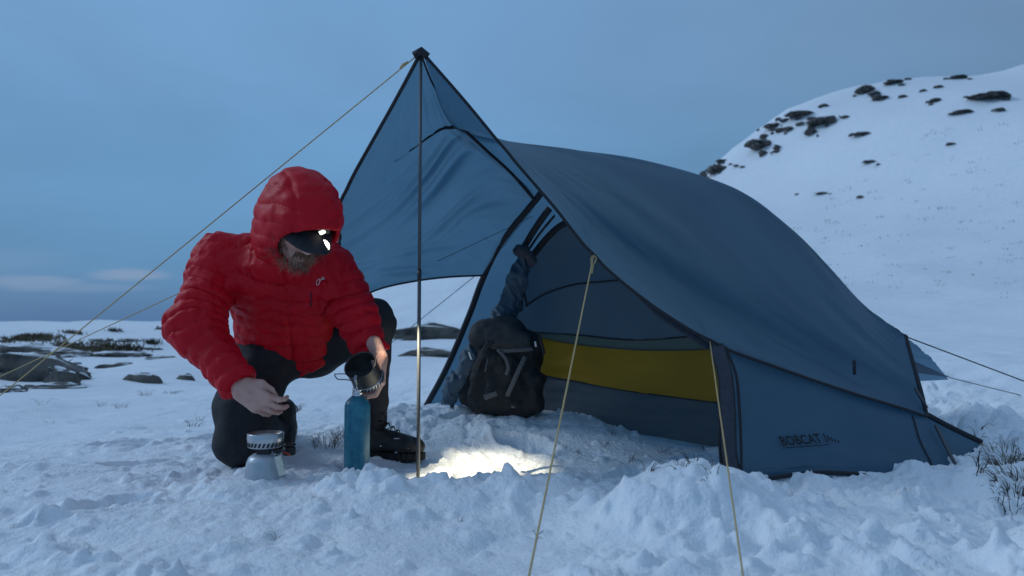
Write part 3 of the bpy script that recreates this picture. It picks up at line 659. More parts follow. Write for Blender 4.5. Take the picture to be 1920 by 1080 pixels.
# ------------------------------------------------------------------ person kneeling at the stove
KNEE_R = P(447, 832, 2.70)
person = thing('person', (KNEE_R[0], KNEE_R[1], 0), 'person in a red quilted hooded jacket kneeling on one knee, pouring from a pot', 'person')
HIP_R, HIP_L = P(505, 655, 2.92), P(590, 650, 3.02)
MID_R = P(462, 760, 2.76); ANK_R = np.array([KNEE_R[0] + .03, 3.12, .09])
KNEE_L = P(697, 603, 2.86); ANK_L = P(702, 790, 2.96)
PEL = (HIP_R + HIP_L) / 2 + np.array([0, 0, .03]); NECK = P(532, 452, 2.60)
SH_R, SH_L = P(408, 487, 2.66), P(625, 508, 2.76)
EL_R, WR_R = P(366, 612, 2.50), P(446, 722, 2.40)
EL_L, WR_L = P(667, 588, 2.70), P(701, 664, 2.70)
ax_up = NECK - PEL; TL = np.linalg.norm(ax_up); ax_up = ax_up / TL
lat = SH_L - SH_R; lat = lat - ax_up * (lat @ ax_up); lat /= np.linalg.norm(lat); front = np.cross(lat, ax_up)
if front[1] > 0: front = -front
# trousers
def f_trouser(p):
    d = rc(p, HIP_R, MID_R, .115, .105); d = smin(d, rc(p, MID_R, KNEE_R, .105, .078), .04)
    d = smin(d, rc(p, KNEE_R, ANK_R, .075, .055), .03)
    d = smin(d, rc(p, HIP_R, HIP_L, .12, .115), .06)
    e = rc(p, HIP_L, KNEE_L, .118, .086); e = smin(e, rc(p, KNEE_L, ANK_L, .080, .048), .035)
    d = smin(d, e, .03)
    q = p * np.array([1, 1, 1], np.float32)
    w = vnoise(np.stack([q[..., 0] * 14 + q[..., 2] * 10, q[..., 2] * 30 - q[..., 0] * 12, q[..., 1] * 14], -1), 150)
    return d + .0045 * w + .003 * fbm(p * 9, 2, 151)
V_, F_ = sdf_mesh(f_trouser, (-1.18, 2.5, -.03), (-.36, 3.25, .68), .0085); mesh_obj('trousers', V_, F_, M['trouser'], person)
# jacket
CHEST = NECK - ax_up * .17 + front * .01
segs = dict(
    lowR=(PEL - lat * .080 + front * .020 - ax_up * .07, CHEST - lat * .075, .118, .128), lowL=(PEL + lat * .062 + front * .015 - ax_up * .02, CHEST + lat * .075, .118, .126),
    yoke=(SH_R + lat * .03, SH_L - lat * .03, .092, .090), chest=(CHEST - lat * .06, CHEST + lat * .06, .125, .122), collar=(CHEST + ax_up * .08, NECK + ax_up * .04 + front * .045, .105, .090),
    uaR=(SH_R, EL_R, .089, .080), faR=(EL_R, WR_R, .080, .056), uaL=(SH_L, EL_L, .085, .072), faL=(EL_L, WR_L, .072, .054))
def puff(t, sharp=.48): return np.abs(np.sin(np.pi * t)) ** sharp
def f_jacket(p, fine=True):
    D = {k: rc(p, *v) for k, v in segs.items()}
    torso = smin(smin(D['lowR'], D['lowL'], .08), smin(D['chest'], D['yoke'], .07), .06); torso = smin(torso, D['collar'], .05)
    hem = -((p - PEL.astype(np.float32)) @ ax_up.astype(np.float32)) - .100 - .42 * np.clip(-((p - PEL.astype(np.float32)) @ lat.astype(np.float32)), 0, .2) + .75 * np.clip((p - PEL.astype(np.float32)) @ lat.astype(np.float32), 0, .2) + .015 * np.cos(((p - PEL.astype(np.float32)) @ lat.astype(np.float32)) * 14)
    torso = smax(torso, hem, .03)
    aR = smin(D['uaR'], D['faR'], .04); aL = smin(D['uaL'], D['faL'], .035)
    aR = smax(aR, (p - (WR_R + (WR_R - EL_R) * .02).astype(np.float32)) @ ((WR_R - EL_R) / np.linalg.norm(WR_R - EL_R)).astype(np.float32), .02)
    aL = smax(aL, (p - (WR_L + (WR_L - EL_L) * .02).astype(np.float32)) @ ((WR_L - EL_L) / np.linalg.norm(WR_L - EL_L)).astype(np.float32), .02)
    d = smin(torso, smin(aR, aL, .01), .035)
    if not fine: return d
    # quilting: parallel stitched baffles on each part
    def along(a, b, off): return ((p - a.astype(np.float32)) @ ((b - a) / np.linalg.norm(b - a)).astype(np.float32)) + off
    lUR = np.linalg.norm(EL_R - SH_R); lUL = np.linalg.norm(EL_L - SH_L)
    jit = .016 * vnoise(p * 6, 160) + .006 * vnoise(p * 20, 161)
    def bl(da, db): w = 1 / (1 + np.exp(np.clip((da - db) / .012, -30, 30))); return w
    wR = bl(D['uaR'], D['faR']); tR = wR * along(SH_R, EL_R, 0) + (1 - wR) * along(EL_R, WR_R, lUR)
    wL = bl(D['uaL'], D['faL']); tL = wL * along(SH_L, EL_L, 0) + (1 - wL) * along(EL_L, WR_L, lUL)
    pT = along(PEL, NECK, .01) + .10 * ((p - PEL.astype(np.float32)) @ lat.astype(np.float32)) ** 2 * 4
    fR = puff((tR + jit) / .047); fL = puff((tL + jit) / .047); fT = puff((pT + jit * 1.6) / .064)
    eR = np.exp(-np.clip(aR, -.05, .2) / .012); eL = np.exp(-np.clip(aL, -.05, .2) / .012); eT = np.exp(-np.clip(torso, -.05, .2) / .012)
    fz = (fR * eR + fL * eL + fT * eT) / (eR + eL + eT)
    wr = vnoise(p * 30, 162) * .0042 + vnoise(np.stack([p[..., 0] * 62, p[..., 1] * 62, p[..., 2] * 20], -1), 163) * .0032
    big = .009 * fbm(p * 9, 2, 164)
    # arm pit and elbow folds
    zipl = np.abs((p - PEL.astype(np.float32)) @ lat.astype(np.float32) - .015); zf = (p - CHEST.astype(np.float32)) @ front.astype(np.float32) > .03
    groove = np.where(zf & (eT > 2 * (eR + eL) * .3), .007 * np.exp(-(zipl / .007) ** 2), 0)
    return d + .005 - .0125 * fz - wr * (1.9 - 1.2 * fz) + big + groove
V_, F_ = sdf_mesh(f_jacket, (-1.22, 2.32, .22), (-.38, 3.12, .95), .0043, 6, lambda q: f_jacket(q, False))
jacket = mesh_obj('jacket', V_, F_, M['jacket'], person)

# head frame: looks down and to the pot
HC = P(562, 420, 2.40); fw = np.array([.46, -.58, -.66]); fw /= np.linalg.norm(fw)
hu = np.array([.05, 0, 1.]); hu = hu - fw * (hu @ fw); hu /= np.linalg.norm(hu); hr = np.cross(fw, hu); RH = np.stack([hr, fw, hu], 1)
def hl_(x, y, z): return HC + RH @ np.array([x, y, z])
def f_head(p):
    d = ell(p, hl_(0, -.012, .03), RH, (.076, .096, .088)); d = smin(d, ell(p, hl_(0, .028, -.052), RH, (.057, .062, .062)), .05)
    d = smin(d, rc(p, hl_(0, .086, .018), hl_(0, .112, -.022), .010, .0145), .012)
    for s in (-1, 1):
        d = smin(d, ell(p, hl_(s * .013, .104, -.026), RH, (.010, .011, .008)), .008)
        d = smin(d, ell(p, hl_(s * .036, .070, -.015), RH, (.026, .024, .022)), .025)
        d = smin(d, ell(p, hl_(s * .078, -.008, -.005), RH, (.009, .020, .032)), .006)
        d = smax(d, -ell(p, hl_(s * .031, .093, .014), RH, (.016, .012, .010)), .012)
        d = smin(d, ell(p, hl_(s * .031, .078, .013), RH, (.013, .013, .012)), .003)
        d = smin(d, rc(p, hl_(s * .012, .090, .031), hl_(s * .046, .078, .030), .008, .007), .012)
    d = smin(d, ell(p, hl_(0, .092, -.060), RH, (.022, .009, .007)), .006); d = smin(d, ell(p, hl_(0, .089, -.073), RH, (.019, .010, .008)), .006)
    d = smin(d, ell(p, hl_(0, .076, -.100), RH, (.022, .018, .018)), .02)
    return smin(d, rc(p, hl_(0, -.03, -.05), NECK - ax_up * .03, .058, .062), .03)
parts_V = []; parts_F = []
def addpart(V, F): b = sum(len(v) for v in parts_V); parts_V.append(V); parts_F.append(F + b)
addpart(*sdf_mesh(f_head, HC - np.array([.17, .17, .24]), HC + np.array([.17, .27, .17]), .0042))
# limbs and trunk under the clothes, then hands
def f_body(p):
    d = smin(rc(p, PEL, CHEST, .085, .095), rc(p, SH_R, SH_L, .05, .05), .05); d = smin(d, rc(p, CHEST, NECK, .08, .05), .04)
    for a, b, r1, r2 in ((SH_R, EL_R, .05, .04), (EL_R, WR_R, .04, .027), (SH_L, EL_L, .05, .04), (EL_L, WR_L, .04, .027), (HIP_R, KNEE_R, .075, .05), (KNEE_R, ANK_R, .05, .035), (HIP_L, KNEE_L, .075, .05), (KNEE_L, ANK_L, .05, .035)):
        d = smin(d, rc(p, a, b, r1, r2), .03)
    return d
addpart(*sdf_mesh(f_body, (-1.15, 2.34, 0), (-.40, 3.2, .88), .014))
def hand(W0, u, v, n, curls, thumb, fore, sc=1.0, spread=(.10, .03, -.03, -.10)):
    """palm, four fingers of three joints, thumb; u to the fingertips, v to the thumb side, n out of the back"""
    u, v, n = [np.asarray(a, float) / np.linalg.norm(a) for a in (u, v, n)]
    K = [(.088, .027), (.092, .007), (.087, -.013), (.078, -.031)]
    L = [(.043, .026, .021), (.047, .030, .022), (.044, .028, .021), (.034, .021, .019)]
    Rr = [(.0105, .0092, .0082, .0068), (.0108, .0095, .0084, .0070), (.0102, .0090, .0080, .0066), (.0092, .0080, .0072, .0060)]
    palm = [(W0 - fore * .05, W0, .027 * sc, .026 * sc)]; fingers = []; nails = []
    for k, (a, b) in enumerate(K):
        kn = W0 + (u * a + v * b + n * (.004 - .003 * abs(k - 1))) * sc
        palm.append((W0 + (u * .012 + v * b * .55) * sc, kn, .0205 * sc, .0128 * sc))
        pos = kn; th = 0; fing = []
        for j in range(3):
            th += curls[k][j]; dirn = (u * math.cos(th) - n * math.sin(th)) + v * spread[k]; dirn /= np.linalg.norm(dirn)
            q = pos + dirn * L[k][j] * sc; fing.append((pos, q, Rr[k][j] * sc, Rr[k][j + 1] * sc)); pos = q
        fingers.append(fing)
    tp = [W0 + (u * a + v * b + n * c) * sc for a, b, c in thumb]
    palm.append((tp[0], tp[1], .019 * sc, .0145 * sc)); fingers.append([(tp[1], tp[2], .0128 * sc, .0108 * sc), (tp[2], tp[3], .0108 * sc, .0082 * sc)])
    def f(p):
        d = None
        for s in palm: q = rc(p, *s); d = q if d is None else smin(d, q, .016)
        for fg in fingers:
            e = None
            for s in fg: q = rc(p, *s); e = q if e is None else smin(e, q, .003)
            d = smin(d, e, .006)
        return d + .0007 * vnoise(p * 180, 171)
    allp = np.array([s[0] for fg in fingers for s in fg] + [s[1] for fg in fingers for s in fg] + [s[0] for s in palm])
    return sdf_mesh(f, allp.min(0) - .035, allp.max(0) + .035, .0027, 2)
fR_ = (WR_R - EL_R) / np.linalg.norm(WR_R - EL_R); fL_ = (WR_L - EL_L) / np.linalg.norm(WR_L - EL_L)
uR = np.array([.80, -.12, -.50]); vR = np.array([.50, -.12, .80]); nR = np.cross(uR, vR)
addpart(*hand(WR_R + fR_ * .012, uR, vR, nR, [(.55, .75, .45), (.50, .70, .40), (.50, .70, .40), (.55, .70, .40)], [(.012, .022, -.012), (.050, .043, -.018), (.082, .040, -.030), (.106, .026, -.040)], fR_, 1.0))
POTC = P(682, 700, 2.575)
uL = np.array([.04, .02, -1.]); nL = np.array([1., .10, .12]); nL = nL - uL * (nL @ uL) / (uL @ uL); vL = -np.cross(nL, uL) * -1
vL = np.cross(uL, -nL) * -1 if np.cross(uL, -nL)[1] > 0 else np.cross(uL, -nL)
if vL[1] > 0: vL = -vL
addpart(*hand(P(712, 668, 2.64), uL, vL, nL, [(.45, .85, .6), (.50, .85, .6), (.50, .85, .6), (.12, .30, .3)], [(.010, .022, -.008), (.040, .046, -.006), (.068, .052, -.018), (.090, .048, -.034)], fL_, 1.0))
mesh_obj('body', np.concatenate(parts_V), np.concatenate(parts_F), M['skin'], person)

# hood of the jacket
def f_hood(p):
    o = ell(p, hl_(0, -.010, .034), RH, (.121, .158, .136))
    o = smin(o, rc(p, hl_(0, -.05, -.06), NECK + ax_up * .0 - front * .01, .115, .105), .06)
    zloc = (p - hl_(0, -.05, .12).astype(np.float32)) @ np.array([0, -.32, .95], np.float32)
    xloc = (p - HC.astype(np.float32)) @ hr.astype(np.float32)
    q = puff((zloc + .012 * vnoise(p * 8, 180) + .1) / .052, .5)
    seam = .007 * np.exp(-((np.abs(xloc) - .072) / .006) ** 2)
    o = o + .002 - .0062 * q + seam * .7 + .0045 * vnoise(p * 32, 181) + .006 * vnoise(p * 11, 182)
    i = ell(p, hl_(0, -.004, .028), RH, (.102, .142, .116)); i = smin(i, rc(p, hl_(0, -.03, -.05), NECK, .085, .08), .05)
    cut = ell(p, hl_(-.014, .175, -.036), RH, (.116, .172, .112))
    return smax(smax(o, -i, .012), -cut, .016)
V_, F_ = sdf_mesh(f_hood, HC - np.array([.24, .24, .28]), HC + np.array([.22, .28, .24]), .0050, 3); mesh_obj('hood', V_, F_, M['jacket'], jacket)
# cap with peak and head torch
def f_cap(p):
    o = ell(p, hl_(0, -.010, .034), RH, (.086, .106, .096)); i = ell(p, hl_(0, -.012, .03), RH, (.080, .100, .090))
    return smax(smax(o, -i, .004), ((hl_(0, 0, .040) - p) @ hu.astype(np.float32)), .006)
V_, F_ = sdf_mesh(f_cap, HC - .18, HC + .18, .0045); cap = mesh_obj('cap', V_, F_, M['cap'], person)
nb = 25; BV = []; BF = []
for lay in (0, 1):
    for j in range(9):
        t = j / 8
        for i in range(nb):
            s = -1 + 2 * i / (nb - 1); x = s * (.086 + .006 * math.sin(t * 3)); yb = .094 * math.sqrt(max(0, 1 - (s * .90) ** 2)) - .004
            BV.append(hl_(x, yb + t * .090 * (1 - abs(s) ** 3.2) ** .8, .046 - .020 * t - .022 * s * s - .008 * t * t - lay * .004))
for lay in (0, 1):
    for j in range(8):
        for i in range(nb - 1):
            a = lay * 9 * nb + j * nb + i; q = (a, a + 1, a + nb + 1, a + nb); BF.append(q if lay == 0 else q[::-1])
for i in range(nb - 1): a = 8 * nb + i; b = a + 9 * nb; BF.append((a, a + 1, b + 1, b)); a = i; b = a + 9 * nb; BF.append((a + 1, a, b, b + 1))
mesh_obj('cap_peak', np.array(BV), BF, M['cap'], cap)
TX = -.024
def f_torch(p): return smin(rbox(p, hl_(TX, .099, .062), RH, (.022, .018, .014), .007), rbox(p, hl_(TX, .092, .066), RH, (.029, .010, .018), .006), .004)
V_, F_ = sdf_mesh(f_torch, hl_(TX, .105, .073) - .06, hl_(TX, .105, .073) + .06, .0032); lamp_o = mesh_obj('head_torch', V_, F_, M['black'], person)
aim = np.array([-.23, 2.75, .0]); lens_c = hl_(TX + .002, .119, .053); bdir = aim - lens_c; bdir /= np.linalg.norm(bdir)
RL = frame(bdir, [0, 0, 1.]); MB().lathe([(.0, .001), (.0085, .0), (.0095, -.003), (.0095, -.012)], lens_c, RL, 20, False).build('lens', M['lens'], lamp_o)
mb = MB(); mb.box(hl_(TX + .004, .1182, .070), (.006, .002, .005), RH); mb.build('indicator', M['green'], lamp_o, False)
mb = MB(); a = np.linspace(-2.4, 2.4, 40); mb.tube([hl_(.090 * math.sin(t), -.010 + .110 * math.cos(t), .062) for t in a], .009, 6, nrm=hu, flat=1.0); mb.build('head_strap', M['cap'], lamp_o)
ld = bpy.data.lights.new('torch_beam', 'SPOT'); lo_ = bpy.data.objects.new('torch_beam', ld); COL.objects.link(lo_)
lo_.location = lens_c + bdir * .004; lo_.rotation_euler = Vector(-bdir).to_track_quat('Z', 'Y').to_euler()
ld.energy = 110; ld.spot_size = math.radians(36); ld.spot_blend = .6; ld.shadow_soft_size = .004; ld.color = (1, .90, .64)
# beard, moustache and long hair as curling strands
def strands(n, root, direc, length, r0, curlA, seedk, name):
    mb = MB(); rg = random.Random(seedk)
    for _ in range(n):
        b = root(rg); d = direc(b, rg); L = length * rg.uniform(.6, 1.25); ph = rg.uniform(0, 6.28); pts = []
        e1 = np.cross(d, [.3, .5, .8]); e1 /= np.linalg.norm(e1); e2 = np.cross(d, e1); am = curlA * rg.uniform(.4, 1.4)
        for k in range(7):
            t = k / 6; pts.append(b + d * L * t + (e1 * math.sin(ph + t * 5) + e2 * math.cos(ph + t * 5) - e2 * math.cos(ph) - e1 * math.sin(ph)) * am * t + np.array([0, 0, -.25 * L * t * t]))
        mb.tube(pts, np.linspace(r0, r0 * .35, 7), 4, cap=False)
    return mb.build(name, M['hair'], person)
def beard_root(rg):
    a = rg.uniform(-1.25, 1.25); z = rg.uniform(-.118, -.078) if abs(a) < .8 else rg.uniform(-.105, -.04)
    return hl_(.062 * math.sin(a), .028 + .064 * math.cos(a), z)
strands(230, beard_root, lambda b, rg: (lambda q: q / np.linalg.norm(q))((b - hl_(0, .0, -.04)) + RH @ np.array([rg.uniform(-.03, .03), .015, -.035])), .019, .0010, .006, 1, 'beard')
strands(110, lambda rg: hl_(rg.uniform(-.030, .030), .100 - rg.random() * .006, -.047 + rg.uniform(-.004, .004)), lambda b, rg: (lambda q: q / np.linalg.norm(q))(RH @ np.array([((b - HC) @ hr) * 24, .45, -.55 + rg.uniform(-.2, .2)])), .024, .0010, .003, 2, 'moustache')
for sd in (-1, 1):
    strands(170, lambda rg: hl_(sd * (.074 + rg.random() * .010), rg.uniform(-.02, .050), rg.uniform(-.05, .030)), lambda b, rg: (lambda q: q / np.linalg.norm(q))(RH @ np.array([sd * .05 + rg.uniform(-.1, .1), .40 + rg.uniform(-.2, .2), -1])), .046, .0012, .009, 3 + sd, 'hair').data.materials[0] = M['hairdark']
strands(7, lambda rg: P(505 + rg.uniform(-8, 5), 462 + rg.uniform(-10, 25), 2.42), lambda b, rg: np.array([-.85, -.3, .2]), .05, .0004, .02, 4, 'hair_wisp')
# logo on the chest
def on_jacket(px, py, y0=2.3):
    y = y0
    while y < 3.2:
        p = P(px, py, y)
        if float(f_jacket(p[None].astype(np.float32))[0]) < 0: break
        y += .002
    return P(px, py, y - .004)
mb = MB()
for path in ([(593, 530), (596, 524), (600, 526), (598, 533), (594, 535), (593, 530)], [(597, 524), (601, 523)], [(600, 527), (607, 519)], [(602, 520), (608, 524)], [(605, 524), (609, 522)]):
    mb.tube([on_jacket(*q) for q in path], .0010, 5)
mb.build('printed_logo', M['white'], jacket)
mb = MB(); mb.tube([on_jacket(583, y) for y in np.linspace(548, 575, 8)], .0022, 5); mb.build('pocket_zip', M['binding'], jacket)
# boots
def boot(A, toe_dir, name='boot'):
    t = np.asarray(toe_dir, float); t /= np.linalg.norm(t); s = np.cross([0, 0, 1.], t); R = np.stack([t, s, [0, 0, 1.]], 1); g = HT(A[0], A[1]) if A[1] < 3.05 else 0.
    O = np.array([A[0], A[1], max(g - .004, -.01)]); q = lambda x, y, z: O + R @ np.array([x, y, z])
    def f(p):
        d = rc(p, q(-.045, 0, .13), q(-.04, 0, .055), .052, .047); d = smin(d, rc(p, q(-.03, 0, .075), q(.09, 0, .055), .05, .042), .04)
        d = smin(d, ell(p, q(.135, 0, .045), R, (.065, .048, .042)), .03); d = smin(d, ell(p, q(-.06, 0, .045), R, (.04, .042, .045)), .03)
        cuff = rc(p, q(-.045, 0, .14), q(-.042, 0, .165), .055, .056); d = smin(d, cuff, .012)
        return smax(d, -(p[..., 2] - O[2] - .018), .008) + .002 * vnoise(p * 45, 190) + .0035 * np.abs(vnoise(p * 18, 191))
    V_, F_ = sdf_mesh(f, O - .22, O + np.array([.24, .24, .22]), .0052); b = mesh_obj(name, V_, F_, M['boot'], person)
    def fs(p):
        d = smin(ell(p, q(.11, 0, .012), R, (.092, .053, .06)), ell(p, q(-.05, 0, .012), R, (.062, .046, .06)), .05); d = smax(d, np.abs(p[..., 2] - O[2] - .010) - .014, .006)
        tr = np.sin(((p - O.astype(np.float32)) @ t.astype(np.float32)) * 280) * .002
        return d + tr
    V_, F_ = sdf_mesh(fs, O - .22, O + .24, .0055, 1); mesh_obj('sole', V_, F_, M['sole'], b)
    mb = MB()
    for k in range(6):
        x = .085 - .021 * k; z = .102 + .013 * k; sg = 1 if k % 2 else -1
        mb.tube(crom([q(x, -.034, z - .012), q(x + .006, 0, z + .004), q(x - .012, .034, z - .006)], 8), .0026, 5); mb.tube(crom([q(x, .034, z - .012), q(x + .006, 0, z + .006), q(x - .012, -.034, z - .006)], 8), .0026, 5)
    mb.tube(crom([q(.0, -.02, .165), q(.045, -.045, .175), q(.06, -.055, .150), q(.03, -.04, .145), q(0, -.02, .155)], 20), .0024, 5); mb.build('laces', M['black'], b)
    rg = random.Random(5); mb = MB()
    for _ in range(9):
        c = q(rg.uniform(-.02, .17), rg.uniform(-.055, -.02), rg.uniform(.02, .09)).astype(np.float32)
        for _k in range(12):
            dd = float(f(c[None])[0]); gg = np.array([(f((c + e * .004)[None]) - f((c - e * .004)[None]))[0] / .008 for e in np.eye(3, dtype=np.float32)]); c = (c - dd * gg).astype(np.float32)
        r = rg.uniform(.002, .011); Rr_ = np.stack([[rg.uniform(.4, 1.5), rg.uniform(-.5, .5), 0], [0, 1, 0], [rg.uniform(-.6, .6), 0, rg.uniform(.3, .8)]], 1); mb.lathe([(0.001, -r * .3), (r * .7, -r * .2), (r, 0), (r * .6, r * .25), (.001, r * .3)], c, Rr_, 6, True)
    tag(mb.build('snow_crumbs', M['snow'], b), kind='stuff')
    return b
boot(np.array([ANK_L[0] + .008, ANK_L[1], 0]), (.96, -.22, 0)); boot(np.array([ANK_R[0], ANK_R[1], 0]), (-.2, .9, 0.01))

# ------------------------------------------------------------------ bottle, pot, stove, cap
BX = P(669, 880, 2.575); bz = -.02
bottle = thing('bottle', (BX[0], BX[1], bz), 'scuffed teal metal drinking bottle standing upright and open in the snow', 'bottle')
o_ = np.array([BX[0], BX[1], 0.]); zt = float(P(669, 727, 2.575)[2])
MB().lathe([(.001, bz), (.040, bz), (.0435, bz + .006), (.0435, zt - .075), (.0432, zt - .060), (.040, zt - .050), (.033, zt - .040), (.024, zt - .032), (.0185, zt - .027)], o_, n=48).build('body', M['bottle'], bottle)
nk = MB(); nk.lathe([(.0185, zt - .030), (.0168, zt - .026), (.0168, zt - .020), (.0182, zt - .0185), (.0182, zt - .0165), (.0165, zt - .015), (.0165, zt - .010), (.0180, zt - .0085), (.0180, zt - .0065), (.0165, zt - .005), (.0165, zt), (.0140, zt), (.0135, zt - .03)], o_, n=32, cap=False); nk.build('threaded_neck', M['steel'], bottle)
# pot held in the left hand
PA = np.array([-.20, -.72, .60]); PA /= np.linalg.norm(PA); RP = frame(PA, [-1., 0, .1]); MOUTH = P(675, 684, 2.545); HP = .088; base_p = MOUTH - PA * HP
pot = thing('pot', base_p, 'dark grey metal camping pot with wire handle tipped over the bottle', 'pot')
MB().lathe([(.001, 0), (.050, 0), (.0535, .004), (.0545, .02), (.0545, HP - .004), (.0565, HP - .002), (.0565, HP), (.0530, HP), (.0520, HP - .004), (.0520, .006), (.001, .004)], base_p, RP, 56, False).build('body', M['pot'], pot)
MB().lathe([(.0530, -.001), (.0560, .000), (.0565, .018), (.0548, .021)], base_p, RP, 56, False).build('heat_exchanger_ring', M['alu'], pot)
mb = MB()
for k in range(30):
    a = 2 * math.pi * k / 30; pts = [base_p + RP @ np.array([.0570 * math.cos(a + t * .12), .0570 * math.sin(a + t * .12), .003 + .013 * t]) for t in (0, .5, 1)]
    mb.tube(pts, .0028, 4, nrm=RP @ np.array([math.cos(a), math.sin(a), 0]), flat=.25)
mb.build('ring_slots', M['black'], pot)
def pl(x, y, z): return base_p + RP @ np.array([x, y, z])
mb = MB()
lft = RP.T @ np.array([-1, -.1, 0.]); ang = math.atan2(lft[1], lft[0]); cw = lambda r, da, z: pl(r * math.cos(ang + da), r * math.sin(ang + da), z)
for dz in (.030, .066): mb.tube(crom([cw(.055, .25, dz), cw(.066, .12, dz), cw(.100, .0, dz + (.002 if dz < .05 else -.002))], 10), .0019, 6)
mb.tube([cw(.100, 0, .032), cw(.103, 0, .040), cw(.103, 0, .056), cw(.100, 0, .064)], .0019, 6); mb.build('wire_handle', M['alu_dark'], pot)
mb = MB(); wz = P(675, 697, 2.53)[2]
WV = [];  # water lying level in the tipped pot
for k in range(40):
    a = 2 * math.pi * k / 40; c, s = .0512 * math.cos(a), .0512 * math.sin(a); b0 = base_p + RP @ np.array([c, s, 0]); z = (wz - b0[2]) / PA[2]
    WV.append(base_p + RP @ np.array([c, s, min(max(z, .007), HP - .004)]))
mesh_obj('water', np.array(WV + [np.mean(WV, 0)]), [(k, (k + 1) % 40, 40) for k in range(40)], mat('dark_water', (.03, .035, .04), .04, 0, IOR=1.33), pot)
lowk = np.argmin([(RP @ np.array([.0565 * math.cos(a), .0565 * math.sin(a), HP]))[2] for a in np.linspace(0, 6.283, 200)]); a = np.linspace(0, 6.283, 200)[lowk]; lip = base_p + RP @ np.array([.0555 * math.cos(a), .0555 * math.sin(a), HP])
endp = np.array([BX[0], BX[1], zt - .02]); pts = crom([lip + np.array([0, .008, .006]), lip + np.array([0, -.003, -.002]), lip * .5 + endp * .5 + np.array([0, 0, .004]), endp], 26)
mb = MB(); mb.tube(pts, [.0045 + .0016 * math.sin(k * 1.3) - .00005 * k for k in range(26)], 8); tag(mb.build('water_stream', M['water']), 'thin twisting stream of water falling from pot lip into bottle', 'water stream')
# stove
SY = 2.38; SC = P(497, 880, SY); sz = HT(SC[0], SC[1]) - .015; s0 = np.array([SC[0], SC[1], 0]); zz = lambda py: float(P(497, py, SY)[2]); kx = SY / FPX
sz = zz(902)
stove = thing('stove', (SC[0], SC[1], sz), 'silver gas canister stove with slotted burner ring standing on the snow', 'stove')
MB().lathe([(.001, sz), (.052, sz), (36 * kx, sz + .006), (36.5 * kx, sz + .014), (35 * kx, zz(876)), (33.5 * kx, zz(866)), (30 * kx, zz(857)), (23 * kx, zz(851)), (.016, zz(849)), (.014, zz(845))], s0, n=48).build('gas_canister', M['canister'], stove)
mb = MB(); mb.lathe([(.016, zz(850)), (.016, zz(843)), (.022, zz(841)), (.022, zz(838)), (.012, zz(837)), (.026, zz(832))], s0, n=24); mb.box(s0 + np.array([0, -.012, zz(845)]), (.020, .012, .010)); mb.build('valve_block', M['black'], stove, False)
mb = MB(); mb.lathe([(.024, zz(833)), (.030, zz(826)), (.030, zz(822)), (.001, zz(821))], s0, n=24, cap=False); mb.build('burner_head', M['alu_dark'], stove)
mb = MB(); rO = 32 * kx; mb.lathe([(rO - .006, zz(838)), (rO - .001, zz(836.5)), (rO + .0002, zz(826)), (rO + .0012, zz(824)), (rO + .0012, zz(812)), (rO - .0008, zz(811)), (rO - .0020, zz(824)), (rO - .0032, zz(836))], s0, n=56, cap=False); mb.build('burner_ring', M['alu'], stove)
mb = MB(); nS = 26
for k in range(nS):
    a = 2 * math.pi * k / nS; pt = lambda da, py: s0 + np.array([(rO + .0008) * math.cos(a + da), (rO + .0008) * math.sin(a + da), zz(py)])
    A_, B_, C_, D_ = pt(0, 835), pt(.12, 835), pt(.21, 827.5), pt(.09, 827.5); inn = np.array([math.cos(a + .1), math.sin(a + .1), 0]) * .0006
    mb.add([A_ + inn, B_ + inn, C_ + inn, D_ + inn, A_ - inn * 2, B_ - inn * 2, C_ - inn * 2, D_ - inn * 2], [(0, 1, 2, 3), (7, 6, 5, 4), (0, 4, 5, 1), (1, 5, 6, 2), (2, 6, 7, 3), (3, 7, 4, 0)])
mb.build('ring_slots', M['black'], stove, False)
for k in range(3): a = k * 2.09 + .5; MB().tube([s0 + np.array([.02 * math.cos(a), .02 * math.sin(a), zz(834)]), s0 + np.array([(rO - .003) * math.cos(a), (rO - .003) * math.sin(a), zz(829)])], .0028, 6).build('pot_support', M['alu_dark'], stove)
RT = frame([-.28, .05, 1], [.35, -1, 0.25]); MB().box(P(525, 873, SY - .062), (.0105, .0008, .030), RT).build('hang_tag', M['tag'], stove, False)
MB().tube(crom([P(520, 858, SY - .055), P(518, 850, SY - .03), P(512, 845, SY - .02)], 8), .0012, 5).build('tag_loop', M['darkcord'], stove)
mb = MB(); mb.tube([P(513, 845, SY - .02), P(524, 847, SY - .02), P(529, 846, SY - .01)], [.006, .007, .004], 8); mb.build('valve_knob', M['black'], stove)
MB().tube([P(531, 847, SY + .03), P(543, 853, SY + .02)], [.003, .004], 6).build('igniter_lever', M['orange'], stove)
CP = P(542, 846, 2.5); cz = float(CP[2])
bc = thing('screw_stopper', (CP[0], CP[1], cz), 'black screw stopper with carry loop lying in the snow behind the stove', 'stopper')
MB().lathe([(.001, cz - .012), (.020, cz - .012), (.0212, cz - .008), (.0212, cz + .012), (.019, cz + .015), (.001, cz + .015)], (CP[0], CP[1], 0), n=32).build('cap_body', M['black'], bc)
mb = MB(); mb.tube([np.array([CP[0] + .0165 * math.cos(t), CP[1] + .0165 * math.sin(t), cz + .022]) for t in np.linspace(0, 6.283, 28)], .0055, 8, cap=False); mb.build('carry_loop', M['black'], bc)
MB().lathe([(.001, cz + .0165), (.009, cz + .0165), (.009, cz + .0155)], (CP[0], CP[1], 0), n=20, cap=False).build('cap_disc', M['alu'], bc)

